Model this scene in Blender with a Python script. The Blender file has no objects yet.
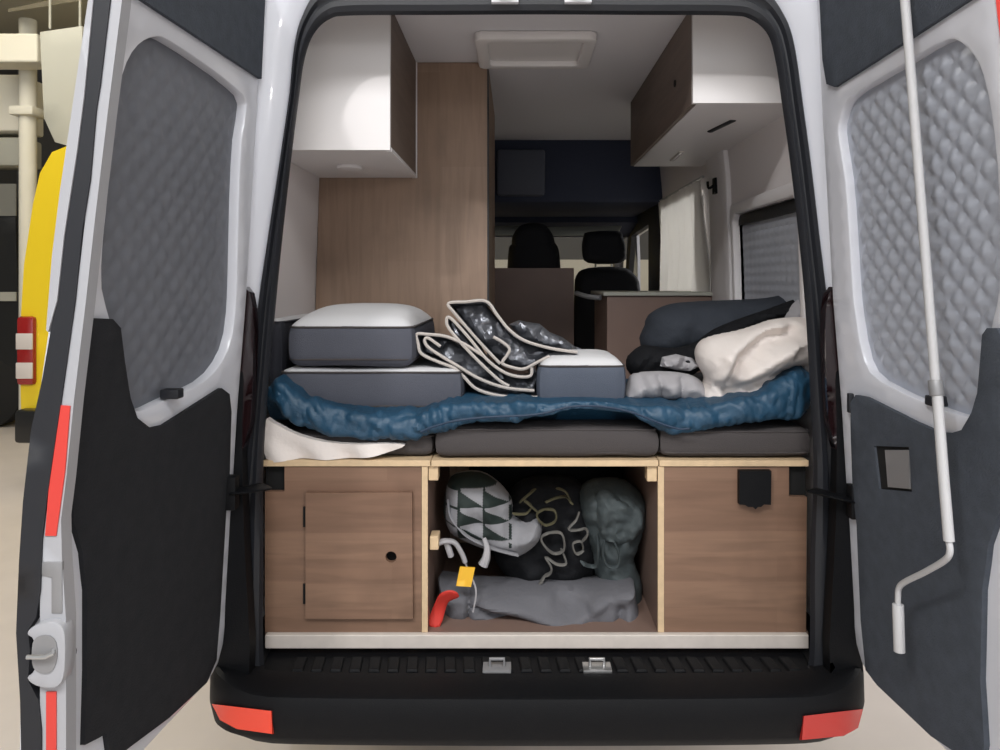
import bpy, bmesh, math, random
from mathutils import Vector, noise
from mathutils.geometry import delaunay_2d_cdt
random.seed(7)
COL = bpy.context.scene.collection
# ------------------------------------------------------------------ camera model (1000x750 frame)
CX, CY, CZ, F, VX, VY = -.065, -2.13, 1.65, 750.0, 516.0, 283.0
def A(px, py, Y):
    s = F / (Y - CY)
    return Vector((CX + (px - VX) / s, Y, CZ + (VY - py) / s))
def AX(px, Y): return A(px, 0, Y).x
def AZ(py, Y): return A(0, py, Y).z
def lerp(a, b, t): return a + (b - a) * t
def sstep(a, b, x):
    t = max(0, min(1, (x - a) / (b - a))); return t * t * (3 - 2 * t)
def table(pts):
    def f(z):
        if z <= pts[0][0]: return pts[0][1]
        for (a, va), (b, vb) in zip(pts, pts[1:]):
            if z <= b: return lerp(va, vb, (z - a) / (b - a))
        return pts[-1][1]
    return f
# ------------------------------------------------------------------ materials
def lin(c):
    c = c / 255
    return c / 12.92 if c <= .04045 else ((c + .055) / 1.055) ** 2.4
def rgb(*c): return tuple(lin(v) for v in c) + (1,)
def mat(name, col, rough=.6, metal=0, bump=0, bscale=60, var=0, vscale=8, spec=.5, coat=0, trans=0, emit=None, estr=0, sheen=0):
    m = bpy.data.materials.new(name); m.use_nodes = True
    n = m.node_tree.nodes; l = m.node_tree.links; b = n['Principled BSDF']
    b.inputs['Base Color'].default_value = rgb(*col); b.inputs['Roughness'].default_value = rough
    b.inputs['Metallic'].default_value = metal; b.inputs['Specular IOR Level'].default_value = spec
    b.inputs['Coat Weight'].default_value = coat; b.inputs['Transmission Weight'].default_value = trans
    if sheen: b.inputs['Sheen Weight'].default_value = sheen
    if emit: b.inputs['Emission Color'].default_value = rgb(*emit); b.inputs['Emission Strength'].default_value = estr
    tc = n.new('ShaderNodeTexCoord')
    if var:
        t = n.new('ShaderNodeTexNoise'); t.inputs['Scale'].default_value = vscale; t.inputs['Detail'].default_value = 5
        l.new(tc.outputs['Object'], t.inputs['Vector'])
        r = n.new('ShaderNodeMixRGB'); r.blend_type = 'MIX'
        r.inputs[1].default_value = rgb(*[max(0, v * (1 - var)) for v in col]); r.inputs[2].default_value = rgb(*[min(255, v * (1 + var)) for v in col])
        l.new(t.outputs['Fac'], r.inputs[0]); l.new(r.outputs[0], b.inputs['Base Color'])
    if bump:
        t = n.new('ShaderNodeTexNoise'); t.inputs['Scale'].default_value = bscale; t.inputs['Detail'].default_value = 4
        l.new(tc.outputs['Object'], t.inputs['Vector'])
        u = n.new('ShaderNodeBump'); u.inputs['Strength'].default_value = bump; u.inputs['Distance'].default_value = .01
        l.new(t.outputs['Fac'], u.inputs['Height']); l.new(u.outputs['Normal'], b.inputs['Normal'])
    return m
def wood(name, c1, c2, c3, vertical=False, plank=.11, rough=.55):
    m = bpy.data.materials.new(name); m.use_nodes = True
    n = m.node_tree.nodes; l = m.node_tree.links; b = n['Principled BSDF']; b.inputs['Roughness'].default_value = rough
    tc = n.new('ShaderNodeTexCoord'); mp = n.new('ShaderNodeMapping'); l.new(tc.outputs['Object'], mp.inputs['Vector'])
    # reduce to a 2-D face: along-grain in X, across in Y
    sx = n.new('ShaderNodeSeparateXYZ'); l.new(mp.outputs[0], sx.inputs[0])
    cb = n.new('ShaderNodeCombineXYZ')
    ad = n.new('ShaderNodeMath'); ad.operation = 'ADD'; l.new(sx.outputs['X'], ad.inputs[0]); l.new(sx.outputs['Y'], ad.inputs[1])
    if vertical: l.new(sx.outputs['Z'], cb.inputs['X']); l.new(ad.outputs[0], cb.inputs['Y'])
    else: l.new(ad.outputs[0], cb.inputs['X']); l.new(sx.outputs['Z'], cb.inputs['Y'])
    br = n.new('ShaderNodeTexBrick'); l.new(cb.outputs[0], br.inputs['Vector'])
    br.inputs['Scale'].default_value = 1; br.inputs['Brick Width'].default_value = .75; br.inputs['Row Height'].default_value = plank
    br.inputs['Mortar Size'].default_value = 0; br.inputs['Bias'].default_value = 0
    br.inputs['Color1'].default_value = rgb(*c1); br.inputs['Color2'].default_value = rgb(*c2); br.inputs['Mortar'].default_value = rgb(*c1)
    st = n.new('ShaderNodeVectorMath'); st.operation = 'MULTIPLY'; st.inputs[1].default_value = (3, 38, 1); l.new(cb.outputs[0], st.inputs[0])
    nz = n.new('ShaderNodeTexNoise'); nz.inputs['Scale'].default_value = 1; nz.inputs['Detail'].default_value = 6; nz.inputs['Distortion'].default_value = .6
    l.new(st.outputs[0], nz.inputs['Vector'])
    cr = n.new('ShaderNodeValToRGB'); cr.color_ramp.elements[0].position = .42; cr.color_ramp.elements[1].position = .78
    cr.color_ramp.elements[0].color = (0, 0, 0, 1); cr.color_ramp.elements[1].color = (.55, .55, .55, 1); l.new(nz.outputs['Fac'], cr.inputs[0])
    mx = n.new('ShaderNodeMixRGB'); l.new(cr.outputs[0], mx.inputs[0]); l.new(br.outputs['Color'], mx.inputs[1]); mx.inputs[2].default_value = rgb(*c3)
    n2 = n.new('ShaderNodeTexNoise'); n2.inputs['Scale'].default_value = 5; n2.inputs['Detail'].default_value = 3; l.new(tc.outputs['Object'], n2.inputs['Vector'])
    c2r = n.new('ShaderNodeValToRGB'); c2r.color_ramp.elements[0].position = .55; c2r.color_ramp.elements[1].position = .8
    c2r.color_ramp.elements[0].color = (0, 0, 0, 1); c2r.color_ramp.elements[1].color = (.5, .5, .5, 1); l.new(n2.outputs['Fac'], c2r.inputs[0])
    m2 = n.new('ShaderNodeMixRGB'); l.new(c2r.outputs[0], m2.inputs[0]); l.new(mx.outputs[0], m2.inputs[1]); m2.inputs[2].default_value = rgb(*c3)
    l.new(m2.outputs[0], b.inputs['Base Color'])
    return m
M = {
 'paint': mat('white van paint', (212, 214, 222), .28, coat=.4),
 'paint_shaded': mat('white paint shaded grey', (164, 165, 170), .35),  # same white paint as the doors, darkened to put shade on edge faces
 'black_plastic': mat('black plastic', (13, 14, 17), .55, bump=.15, bscale=300, spec=.18),
 'rubber': mat('black rubber', (26, 28, 34), .55),
 'felt': mat('charcoal felt panel', (74, 79, 87), .95, bump=.35, bscale=220, var=.12, vscale=30, spec=.1),
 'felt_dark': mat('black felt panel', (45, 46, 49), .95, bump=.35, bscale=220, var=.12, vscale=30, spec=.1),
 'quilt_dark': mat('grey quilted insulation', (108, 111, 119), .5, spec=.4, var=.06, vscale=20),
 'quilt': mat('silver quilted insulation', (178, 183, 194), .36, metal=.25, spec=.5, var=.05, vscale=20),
 'lining': mat('white wall lining', (224, 218, 217), .65, bump=.08, bscale=200),
 'ceil': mat('ceiling lining', (222, 220, 224), .7, bump=.08, bscale=200),
 'white_board': mat('white laminate', (226, 222, 221), .4),
 'grey_board': mat('grey laminate underside', (220, 216, 216), .5),
 'oak': wood('oak laminate', (140, 110, 90), (122, 93, 75), (93, 70, 55), plank=.075),
 'oak_v': wood('dark oak laminate', (150, 125, 106), (142, 117, 98), (112, 92, 77), True, plank=.22),
 'oak_d': wood('overhead door laminate', (118, 102, 92), (110, 95, 86), (90, 77, 70), plank=.2),
 'brown': mat('brown laminate', (124, 102, 92), .5, var=.05),
 'ply_edge': mat('pale plywood edge', (206, 180, 145), .6, var=.08, vscale=40),
 'ply_white': mat('whitened plywood edge', (205, 196, 188), .55, var=.06, vscale=25),
 'hole': mat('black recess', (9, 9, 10), .9),
 'steel': mat('bright metal', (190, 190, 190), .3, metal=.8),
 'steel_w': mat('white powder coated metal', (214, 214, 218), .35),
 'rod': mat('pale grey coated rod', (188, 188, 190), .4),
 'dull_steel': mat('dull grey metal', (140, 140, 142), .5, metal=.3),
 'reflector': mat('orange red reflector', (236, 66, 40), .25, coat=.6),
 'reflector_d': mat('red reflector', (186, 44, 38), .25, coat=.6),
 'red_tape': mat('red tape', (206, 62, 54), .45),
 'lamp_red': mat('dark tail lamp lens', (30, 16, 18), .12, coat=.8),
 'foam_grey': mat('grey cushion fabric', (84, 90, 102), .9, bump=.25, bscale=400, var=.05, spec=.15),
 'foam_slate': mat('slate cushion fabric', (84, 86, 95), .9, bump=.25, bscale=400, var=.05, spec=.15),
 'foam_dark': mat('dark cushion fabric', (62, 63, 70), .9, bump=.25, bscale=400, spec=.15),
 'foam_mid': mat('taupe grey mattress fabric', (76, 72, 72), .9, bump=.25, bscale=400, spec=.15),
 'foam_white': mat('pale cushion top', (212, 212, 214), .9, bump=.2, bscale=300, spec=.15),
 'blue': mat('blue nylon', (34, 70, 95), .5, bump=.5, bscale=35, var=.14, vscale=12, spec=.5),
 'blue_dark': mat('navy lining', (26, 48, 72), .6),
 'sheet': mat('white sheet', (224, 216, 211), .9, bump=.3, bscale=30, spec=.1),
 'sheet_grey': mat('grey white pillow', (164, 162, 165), .9, bump=.2, bscale=40, spec=.1),
 'dark_cloth': mat('charcoal cloth', (50, 54, 61), .85, bump=.3, bscale=60, spec=.2),
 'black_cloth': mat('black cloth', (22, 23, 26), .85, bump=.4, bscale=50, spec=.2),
 'silver': mat('silver foil fabric', (120, 122, 128), .3, metal=.6, bump=.9, bscale=28),
 'trim_w': mat('pale binding', (182, 175, 169), .8),
 'bag_grey': mat('grey bag fabric', (100, 100, 105), .75, bump=.3, bscale=50, spec=.25, var=.05),
 'bag_green': mat('dark green print', (18, 32, 29), .75),
 'bag_pale': mat('pale bag fabric', (136, 136, 140), .75, bump=.3, bscale=50, spec=.25),
 'bag_dark': mat('dark green grey bag', (64, 72, 74), .75, bump=.4, bscale=40),
 'cord': mat('pale grey strap', (112, 110, 106), .8),
 'cord_olive': mat('olive strap', (88, 84, 62), .8),
 'yellow_tag': mat('yellow tag', (236, 182, 50), .6),
 'red_web': mat('red webbing', (196, 50, 40), .7),
 'navy': mat('navy overhead lining', (48, 54, 72), .8),
 'navy_hi': mat('grey overhead locker', (82, 86, 98), .7),
 'seat': mat('black seat fabric', (32, 33, 38), .85, bump=.3, bscale=200),
 'dash': mat('dash plastic', (34, 35, 38), .6),
 'glass': mat('windscreen glass', (235, 240, 240), .02, trans=0),
 'blind': mat('grey quilted blind', (165, 168, 176), .6, var=.05),
 'curtain': mat('cream curtain', (236, 234, 230), .9),
 'floor': mat('cream garage floor', (206, 198, 192), .5, var=.05, vscale=3),
 'gwall': mat('grey garage wall', (96, 96, 96), .8, var=.03),
 'gceil': mat('garage ceiling', (226, 220, 200), .8),
 'gbeam': mat('brown beam', (96, 90, 74), .7),
 'gduct': mat('grey duct', (168, 168, 158), .6),
 'gwhite': mat('white garage paint', (222, 219, 206), .7),
 'yellow': mat('yellow vehicle paint', (246, 214, 40), .3, coat=.5),
 'dark_car': mat('dark vehicle paint', (34, 35, 36), .35),
 'grey_car': mat('grey vehicle panel', (120, 120, 114), .5),
 'tyre': mat('tyre rubber', (22, 22, 22), .8),
 'lens_red': mat('red tail lamp', (150, 28, 28), .25, coat=.5),
 'lens_white': mat('clear tail lamp', (214, 206, 200), .25, coat=.5),
 'tube': mat('lit strip', (255, 250, 240), .5, emit=(255, 250, 240), estr=3),
}
def thin(m, other, fac):
    n = m.node_tree.nodes; l = m.node_tree.links; o = n.new(other); x = n.new('ShaderNodeMixShader'); x.inputs[0].default_value = fac
    if other == 'ShaderNodeBsdfTranslucent': o.inputs[0].default_value = (.85, .84, .82, 1)
    l.new(n['Principled BSDF'].outputs[0], x.inputs[1]); l.new(o.outputs[0], x.inputs[2]); l.new(x.outputs[0], n['Material Output'].inputs[0])
thin(M['glass'], 'ShaderNodeBsdfTransparent', .94); thin(M['curtain'], 'ShaderNodeBsdfTranslucent', .55)
# ------------------------------------------------------------------ object helpers
def thing(name, label, cat, loc=(0, 0, 0), group=None):
    o = bpy.data.objects.new(name, None); COL.objects.link(o); o.location = loc; o.empty_display_size = .1
    o['label'] = label; o['category'] = cat
    if group: o['group'] = group
    return o
def tag(o, label, cat, group=None):
    o['label'] = label; o['category'] = cat
    if group: o['group'] = group
    return o
def base_of(o):
    return o.get('_b') and Vector(o['_b']) or Vector(o.location)
def obj(name, bm, mats, parent=None, smooth=True, bevel=0, base=None, sub=0, angle=40, weld=True):
    if weld: bmesh.ops.remove_doubles(bm, verts=bm.verts, dist=1e-5)
    bmesh.ops.recalc_face_normals(bm, faces=bm.faces)
    if parent is not None:
        root = parent
        while root.parent: root = root.parent
        sh = Vector(root.location)
    else:
        if base is None:
            xs = [v.co for v in bm.verts]
            base = (sum(min(p[i] for p in xs) + max(p[i] for p in xs) for i in (0,)) / 2, (min(p.y for p in xs) + max(p.y for p in xs)) / 2, min(p.z for p in xs))
        sh = Vector(base)
    bmesh.ops.translate(bm, verts=bm.verts, vec=-sh)
    me = bpy.data.meshes.new(name); bm.to_mesh(me); bm.free()
    for m in (mats if isinstance(mats, (list, tuple)) else [mats]): me.materials.append(m)
    if smooth:
        me.shade_smooth()
    o = bpy.data.objects.new(name, me); COL.objects.link(o)
    if parent is not None: o.parent = parent
    else: o.location = sh
    if bevel:
        b = o.modifiers.new('bevel', 'BEVEL'); b.width = bevel; b.segments = 2; b.limit_method = 'ANGLE'; b.angle_limit = math.radians(angle)
    if sub:
        s = o.modifiers.new('sub', 'SUBSURF'); s.levels = sub; s.render_levels = sub
    if smooth and not sub:
        e = o.modifiers.new('split', 'EDGE_SPLIT'); e.split_angle = math.radians(38)
    return o
def struct(name, bm, m, **k):
    o = obj(name, bm, m, None, **k); o['kind'] = 'structure'; return o
def B(): return bmesh.new()
def box(bm, x0, x1, y0, y1, z0, z1):
    v = [bm.verts.new((x, y, z)) for x in (x0, x1) for y in (y0, y1) for z in (z0, z1)]
    for f in ((0, 1, 3, 2), (4, 6, 7, 5), (0, 4, 5, 1), (2, 3, 7, 6), (0, 2, 6, 4), (1, 5, 7, 3)): bm.faces.new([v[i] for i in f])
    return bm
def bx(*a): return box(B(), *a)
def hexa(bm, lo, hi):
    a = [bm.verts.new(p) for p in lo]; b = [bm.verts.new(p) for p in hi]; n = len(a)
    bm.faces.new(a[::-1]); bm.faces.new(b)
    for i in range(n): bm.faces.new((a[i], a[(i + 1) % n], b[(i + 1) % n], b[i]))
    return bm
def catmull(pts, n=6, closed=False):
    pts = [Vector(p) for p in pts]; out = []; N = len(pts)
    for i in range(N if closed else N - 1):
        g = (lambda k: pts[k % N]) if closed else (lambda k: pts[max(0, min(N - 1, k))])
        p0, p1, p2, p3 = g(i - 1), g(i), g(i + 1), g(i + 2)
        for j in range(n):
            t = j / n
            out.append(.5 * ((2 * p1) + (-p0 + p2) * t + (2 * p0 - 5 * p1 + 4 * p2 - p3) * t * t + (-p0 + 3 * p1 - 3 * p2 + p3) * t ** 3))
    if not closed: out.append(pts[-1])
    return out
def tube(bm, pts, r, seg=10, closed=False, rb=None, up=None):
    """round (or elliptical: r across, rb along 'up') tube along a polyline"""
    pts = [Vector(p) for p in pts]; N = len(pts); rings = []
    prev = None
    for i, p in enumerate(pts):
        if closed: d = pts[(i + 1) % N] - pts[i - 1]
        else: d = pts[min(N - 1, i + 1)] - pts[max(0, i - 1)]
        d.normalize()
        if up is not None: a = d.cross(Vector(up))
        elif prev is None: a = d.cross(Vector((0, 0, 1)) if abs(d.z) < .9 else Vector((1, 0, 0)))
        else: a = prev - d * prev.dot(d)
        if a.length < 1e-6: a = prev or Vector((1, 0, 0))
        a.normalize(); prev = a; b = d.cross(a)
        rr = r(i / max(1, N - 1)) if callable(r) else r; r2 = rb if rb else rr
        rings.append([bm.verts.new(p + a * math.cos(2 * math.pi * k / seg) * rr + b * math.sin(2 * math.pi * k / seg) * r2) for k in range(seg)])
    for i in range(N if closed else N - 1):
        q, s = rings[i], rings[(i + 1) % N]
        for k in range(seg): bm.faces.new((q[k], q[(k + 1) % seg], s[(k + 1) % seg], s[k]))
    if not closed: bm.faces.new(rings[0][::-1]); bm.faces.new(rings[-1])
    return bm
def cyl(bm, c, axis, r, h, seg=20):
    c = Vector(c); a = Vector(axis).normalized() * h / 2
    return tube(bm, [c - a, c + a], r, seg)
# --- 2-D outlines -> solid sheets
def inside(p, loops):
    r = False
    for L in loops:
        n = len(L); j = n - 1
        for i in range(n):
            (xi, yi), (xj, yj) = L[i], L[j]
            if (yi > p[1]) != (yj > p[1]) and p[0] < (xj - xi) * (p[1] - yi) / (yj - yi) + xi: r = not r
            j = i
    return r
def segdist(p, a, b):
    vx, vy = b[0] - a[0], b[1] - a[1]; wx, wy = p[0] - a[0], p[1] - a[1]; L = vx * vx + vy * vy
    t = max(0, min(1, (wx * vx + wy * vy) / L)) if L > 0 else 0
    return math.hypot(wx - t * vx, wy - t * vy)
def bdist(p, loops):
    return min(segdist(p, L[i - 1], L[i]) for L in loops for i in range(len(L)))
def dens(L, step):
    out = []
    for i in range(len(L)):
        a, b = L[i], L[(i + 1) % len(L)]; k = max(1, int(math.ceil(math.dist(a, b) / step)))
        out += [(lerp(a[0], b[0], j / k), lerp(a[1], b[1], j / k)) for j in range(k)]
    return out
def smooth2(L, n=4): return [(p.x, p.y) for p in catmull([(a[0], a[1], 0) for a in L], n, True)]
def mesh2d(outer, holes, step, keep=.45):
    loops = [dens(L, step) for L in [outer] + holes]
    pts = []; edges = []
    for L in loops:
        b = len(pts); pts += L; edges += [(b + i, b + (i + 1) % len(L)) for i in range(len(L))]
    xs = [p[0] for p in outer]; ys = [p[1] for p in outer]
    y = min(ys) + step / 2; row = 0
    while y < max(ys):
        x = min(xs) + (step / 2 if row % 2 else step * .99)
        while x < max(xs):
            if inside((x, y), loops) and bdist((x, y), loops) > step * keep: pts.append((x, y))
            x += step
        y += step * .87; row += 1
    r = delaunay_2d_cdt([Vector(p) for p in pts], edges, [], 0, 1e-7)
    V = [(v.x, v.y) for v in r[0]]; T = []
    for f in r[2]:
        c = (sum(V[i][0] for i in f) / 3, sum(V[i][1] for i in f) / 3)
        if inside(c, loops): T.append(tuple(f))
    return V, T, loops
def sheet(bm, outer, holes, step, P0, P1):
    V, T, _ = mesh2d(outer, holes, step)
    a = {}; b = {}; cnt = {}
    for f in T:
        for i in range(3):
            k = tuple(sorted((f[i], f[(i + 1) % 3]))); cnt[k] = cnt.get(k, 0) + 1
    for i in set(i for f in T for i in f): a[i] = bm.verts.new(P0(*V[i])); b[i] = bm.verts.new(P1(*V[i]))
    for f in T:
        bm.faces.new([a[i] for i in f]); bm.faces.new([b[i] for i in f[::-1]])
    for (i, j), c in cnt.items():
        if c == 1: bm.faces.new((a[i], a[j], b[j], b[i]))
    return bm
def inflate(bm, outer, step, P, df, db, R, wob=0, wscale=12, seed=0, mi=None):
    """pillow-like solid from an outline; P(u,v,d) -> point at depth offset d"""
    V, T, loops = mesh2d(outer, [], step)
    a = {}; b = {}
    for i in set(i for f in T for i in f):
        d = bdist(V[i], loops); h = math.sqrt(max(0, 1 - (1 - min(d / R, 1)) ** 2))
        w = wob * noise.noise(Vector((V[i][0] * wscale + seed, V[i][1] * wscale, seed * 1.7))) + wob * .5 * noise.noise(Vector((V[i][0] * wscale * 2.3 + seed, V[i][1] * wscale * 2.3, 3 + seed)))
        if d < 1e-6: a[i] = b[i] = bm.verts.new(P(*V[i], 0))
        else: a[i] = bm.verts.new(P(*V[i], -df * h + w * h)); b[i] = bm.verts.new(P(*V[i], db * h))
    for f in T:
        q = bm.faces.new([a[i] for i in f])
        if mi:
            c = (sum(V[i][0] for i in f) / 3, sum(V[i][1] for i in f) / 3); q.material_index = mi(*c)
        try: bm.faces.new([b[i] for i in f[::-1]])
        except ValueError: pass
    return bm
def pxin(bm, pxs, Y, step, df, db, R, sm=3, **k):
    """inflate an outline drawn in picture coordinates standing at distance Y"""
    L = [(A(x, y, Y).x, A(x, y, Y).z) for x, y in pxs]
    if sm: L = smooth2(L, sm)
    return inflate(bm, L, step, lambda u, v, d: (u, Y + d, v), df, db, R, **k)
def pxsheet(bm, pxs, Y0, Y1, step=.03, holes=(), sm=0):
    f = lambda L: [(A(x, y, Y0).x, A(x, y, Y0).z) for x, y in L]
    o = f(pxs)
    if sm: o = smooth2(o, sm)
    return sheet(bm, o, [f(h) for h in holes], step, lambda u, v: (u, Y0, v), lambda u, v: (u, Y1, v))
def foldfn(Y, off, sc, lines):
    Ls = [([(off[0] + x / sc, off[1] + y / sc) for x, y in L], w, a) for L, w, a in lines]
    def f(u, v):
        s = F / (Y - CY); px = VX + (u - CX) * s; py = VY - (v - CZ) * s; t = 0
        for L, w, a in Ls:
            d = min(segdist((px, py), L[i], L[i + 1]) for i in range(len(L) - 1)); t += a * math.exp(-(d / w) ** 2)
        return t
    return f
def softbox(x0, x1, y0, y1, z0, z1, r=.03, puff=0, wob=.004, n=14, seed=0, side=0.0):
    bm = B(); bmesh.ops.create_cube(bm, size=2); bmesh.ops.subdivide_edges(bm, edges=bm.edges, cuts=n, use_grid_fill=True)
    hx, hy, hz = (x1 - x0) / 2, (y1 - y0) / 2, (z1 - z0) / 2; c = Vector(((x0 + x1) / 2, (y0 + y1) / 2, (z0 + z1) / 2))
    r = min(r, hx, hy, hz)
    for v in bm.verts:
        # crowd the sample rows towards the rounded borders
        q = [math.copysign(abs(t) ** .7, t) for t in v.co]
        p = Vector((q[0] * hx, q[1] * hy, q[2] * hz))
        k = Vector((max(-hx + r, min(hx - r, p.x)), max(-hy + r, min(hy - r, p.y)), max(-hz + r, min(hz - r, p.z))))
        d = p - k
        if d.length > 1e-9: p = k + d.normalized() * r
        w = (1 - min(1, abs(p.x / hx)) ** 4.5) * (1 - min(1, abs(p.y / hy)) ** 3)
        if p.z > 0: p.z += puff * w
        sd = (1 - (p.z / hz) ** 2 if abs(p.z) < hz else 0) * side
        if abs(q[1]) > .97: p.y += math.copysign(sd, p.y)
        if abs(q[0]) > .97: p.x += math.copysign(sd, p.x)
        p += Vector((noise.noise((p + c) * 7 + Vector((seed, 0, 0))), noise.noise((p + c) * 7 + Vector((0, seed, 5))), noise.noise((p + c) * 7 + Vector((9, 0, seed))))) * wob
        v.co = p + c
    return bm
def rim(x0, x1, y0, y1, z, r, n=6):
    out = []
    for cx, cy, a0 in ((x1 - r, y1 - r, 0), (x0 + r, y1 - r, 90), (x0 + r, y0 + r, 180), (x1 - r, y0 + r, 270)):
        for k in range(n + 1):
            a = math.radians(a0 + 90 * k / n); out.append((cx + r * math.cos(a), cy + r * math.sin(a), z))
    return out
# =================================================================== SETTING: the garage
struct('floor', bx(-8, 8, -9, 10, -.1, 0), M['floor'], smooth=False)
struct('wall_back', bx(-8, 8, 9.8, 10, 0, 5.2), M['gwall'], smooth=False)
struct('trim_1', bx(-8, 8, 9.77, 9.8, 0, 2.02), M['gwhite'], smooth=False)
struct('wall_left', bx(-8.2, -8, -9, 10, 0, 5.2), M['gwall'], smooth=False)
struct('wall_right', bx(8, 8.2, -9, 10, 0, 5.2), M['gwall'], smooth=False)
struct('ceiling', bx(-8, 8, -9, 10, 5.2, 5.35), M['gceil'], smooth=False)
# =================================================================== THE VAN
van = thing('camper_van', 'white camper van with both rear doors wide open and a bed inside', 'van', (0, 0, 0))
open_px = [(300, 673), (268, 671), (262, 655), (262, 560), (262, 470), (266, 400), (274, 310), (282, 230), (291, 150), (298, 95), (303, 60), (312, 34), (328, 18), (352, 14), (440, 13.5), (540, 13), (640, 13.5), (728, 14), (752, 18), (769, 33), (777, 60), (783, 100), (792, 165), (800, 235), (807, 310), (812, 400), (815, 470), (812, 560), (811, 655), (804, 671), (775, 673)]
OPEN = [(A(x, y, 0).x, A(x, y, 0).z) for x, y in open_px]
seal_px = [(300, 707), (238, 706), (222, 690), (229, 560), (241, 470), (250, 390), (257, 310), (268, 233), (281, 150), (289, 95), (294, 45), (302, 15), (318, -10), (350, -22), (440, -23), (540, -23), (640, -23), (730, -22), (765, -10), (785, 15), (795, 45), (803, 100), (812, 167), (820, 235), (829, 310), (838, 400), (846, 470), (854, 560), (860, 690), (846, 706), (775, 707)]
SEAL = [(A(x, y, 0).x, A(x, y, 0).z) for x, y in seal_px]
def loop3(L): return [(p.x, p.y) for p in catmull([(x, z, 0) for x, z in L], 6, True)]
OPL, SEL = loop3(OPEN), loop3(SEAL)
BKL = loop3([(A(x, y, .105).x, A(x, y, .105).z) for x, y in open_px])
def outward(L, k):
    n = len(L); out = []
    for i in range(n):
        d = Vector(L[(i + 2) % n]) - Vector(L[i - 2]); d.normalize(); nn = Vector((d.y, -d.x))
        if nn.dot(Vector(L[i]) - Vector((0, 1.5))) < 0: nn = -nn
        x, z = L[i][0] + nn.x * k, max(.50, L[i][1] + nn.y * k)
        m = lerp(.885, 1.0, sstep(.62, .95, z)); out.append((max(-m, min(m, x)), z))
    return out
def loft(bm, rows, close=True):
    V = [[bm.verts.new((x, y, z)) for x, z in L] for L, y in rows]; n = len(V[0])
    for r0, r1 in zip(V, V[1:] + ([V[0]] if close else [])):
        for i in range(n): bm.faces.new((r0[i], r0[(i + 1) % n], r1[(i + 1) % n], r1[i]))
    return bm
mixl = lambda a, b, t: [(lerp(p[0], q[0], t), lerp(p[1], q[1], t)) for p, q in zip(a, b)]
obj('opening_seal', loft(B(), [(outward(BKL, .008), .105), (OPL, .012), (mixl(OPL, SEL, .06), -.004), (mixl(OPL, SEL, .2), -.012), (mixl(OPL, SEL, .38), -.008), (mixl(OPL, SEL, .46), .006), (mixl(OPL, SEL, .56), .004), (mixl(OPL, SEL, .68), -.008), (mixl(OPL, SEL, .9), -.006), (SEL, .004), (outward(SEL, .004), .06), (outward(BKL, .05), .104)]), M['rubber'], van)
obj('body_rear_frame', loft(B(), [(mixl(OPL, SEL, .97), .012), (outward(SEL, .012), -.004), (outward(SEL, .035), -.022), (outward(SEL, .07), -.042), (outward(SEL, .13), -.05), (outward(SEL, .165), -.03), (outward(SEL, .17), .03), (outward(SEL, .1), .08), (mixl(OPL, SEL, .97), .06)]), M['paint'], van)
# outer skin: two sides with their window openings, and the roof
WO = table([(.5, .89), (.62, .90), (.9, .98), (1.0, .985), (1.3, .975), (1.9, .92), (2.45, .84), (2.6, .79)])
SLIDE = [(1.52, 1.25), (2.40, 1.25), (2.40, 2.10), (1.52, 2.10)]
CABW = [(3.0, 1.35), (4.1, 1.35), (3.75, 2.02), (3.0, 2.05)]
for s_ in (-1, 1):
    obj('body_side', sheet(B(), [(.09, .5), (4.2, .5), (4.2, 2.5), (.09, 2.5)], [SLIDE, CABW] if s_ > 0 else [CABW], .2, lambda u, v: (s_ * (WO(v) - .022), u, v), lambda u, v: (s_ * WO(v), u, v)), M['paint'], van)
rf = [(-.832, 2.5), (-.79, 2.62), (-.70, 2.70), (-.5, 2.74), (0, 2.76), (.5, 2.74), (.70, 2.70), (.79, 2.62), (.832, 2.5)]
bm = B(); va = [[[bm.verts.new((x * k, y, z - (1 - k))) for x, z in rf] for y in (.07, 4.2)] for k in (1, .97)]
for i in range(len(rf) - 1):
    bm.faces.new((va[0][0][i], va[0][0][i + 1], va[0][1][i + 1], va[0][1][i])); bm.faces.new((va[1][0][i], va[1][1][i], va[1][1][i + 1], va[1][0][i + 1]))
    for k in (0, 1): bm.faces.new((va[0][k][i], va[1][k][i], va[1][k][i + 1], va[0][k][i + 1]))
obj('body_roof', bm, M['paint'], van)
obj('side_glass', sheet(B(), SLIDE, [], .3, lambda u, v: (WO(v) - .012, u, v), lambda u, v: (WO(v) - .008, u, v)), M['glass'], van)
# interior lining: side walls and ceiling
WALL = table([(.6, .875), (1.3, .87), (1.7, .86), (2.1, .845), (2.53, .80)])
def wallsheet(side, y0, y1, z0, z1, m, name, t=.02, holes=()):
    return obj(name, sheet(B(), [(y0, z0), (y1, z0), (y1, z1), (y0, z1)], list(holes), .12, lambda u, v: (side * WALL(v), u, v), lambda u, v: (side * (WALL(v) + t), u, v)), m, van)
wallsheet(-1, .10, 2.5, .6, 2.53, M['lining'], 'side_lining')
WIN = [(.28, 1.30), (.92, 1.30), (.95, 1.33), (.95, 1.90), (.92, 1.93), (.28, 1.93), (.25, 1.90), (.25, 1.33)]
wallsheet(1, .10, 2.5, .6, 2.53, M['lining'], 'side_lining', .02, [WIN, SLIDE])
obj('ceiling_lining', bx(-.80, .80, .10, 2.47, 2.527, 2.56), M['ceil'], van, smooth=False)
obj('load_floor', bx(-.812, .806, .104, 2.5, .568, .611), M['brown'], van, smooth=False)
obj('floor_edge', bx(-.806, .799, .082, .103, .571, .6115), M['ply_white'], van, smooth=False, bevel=.003)
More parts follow.
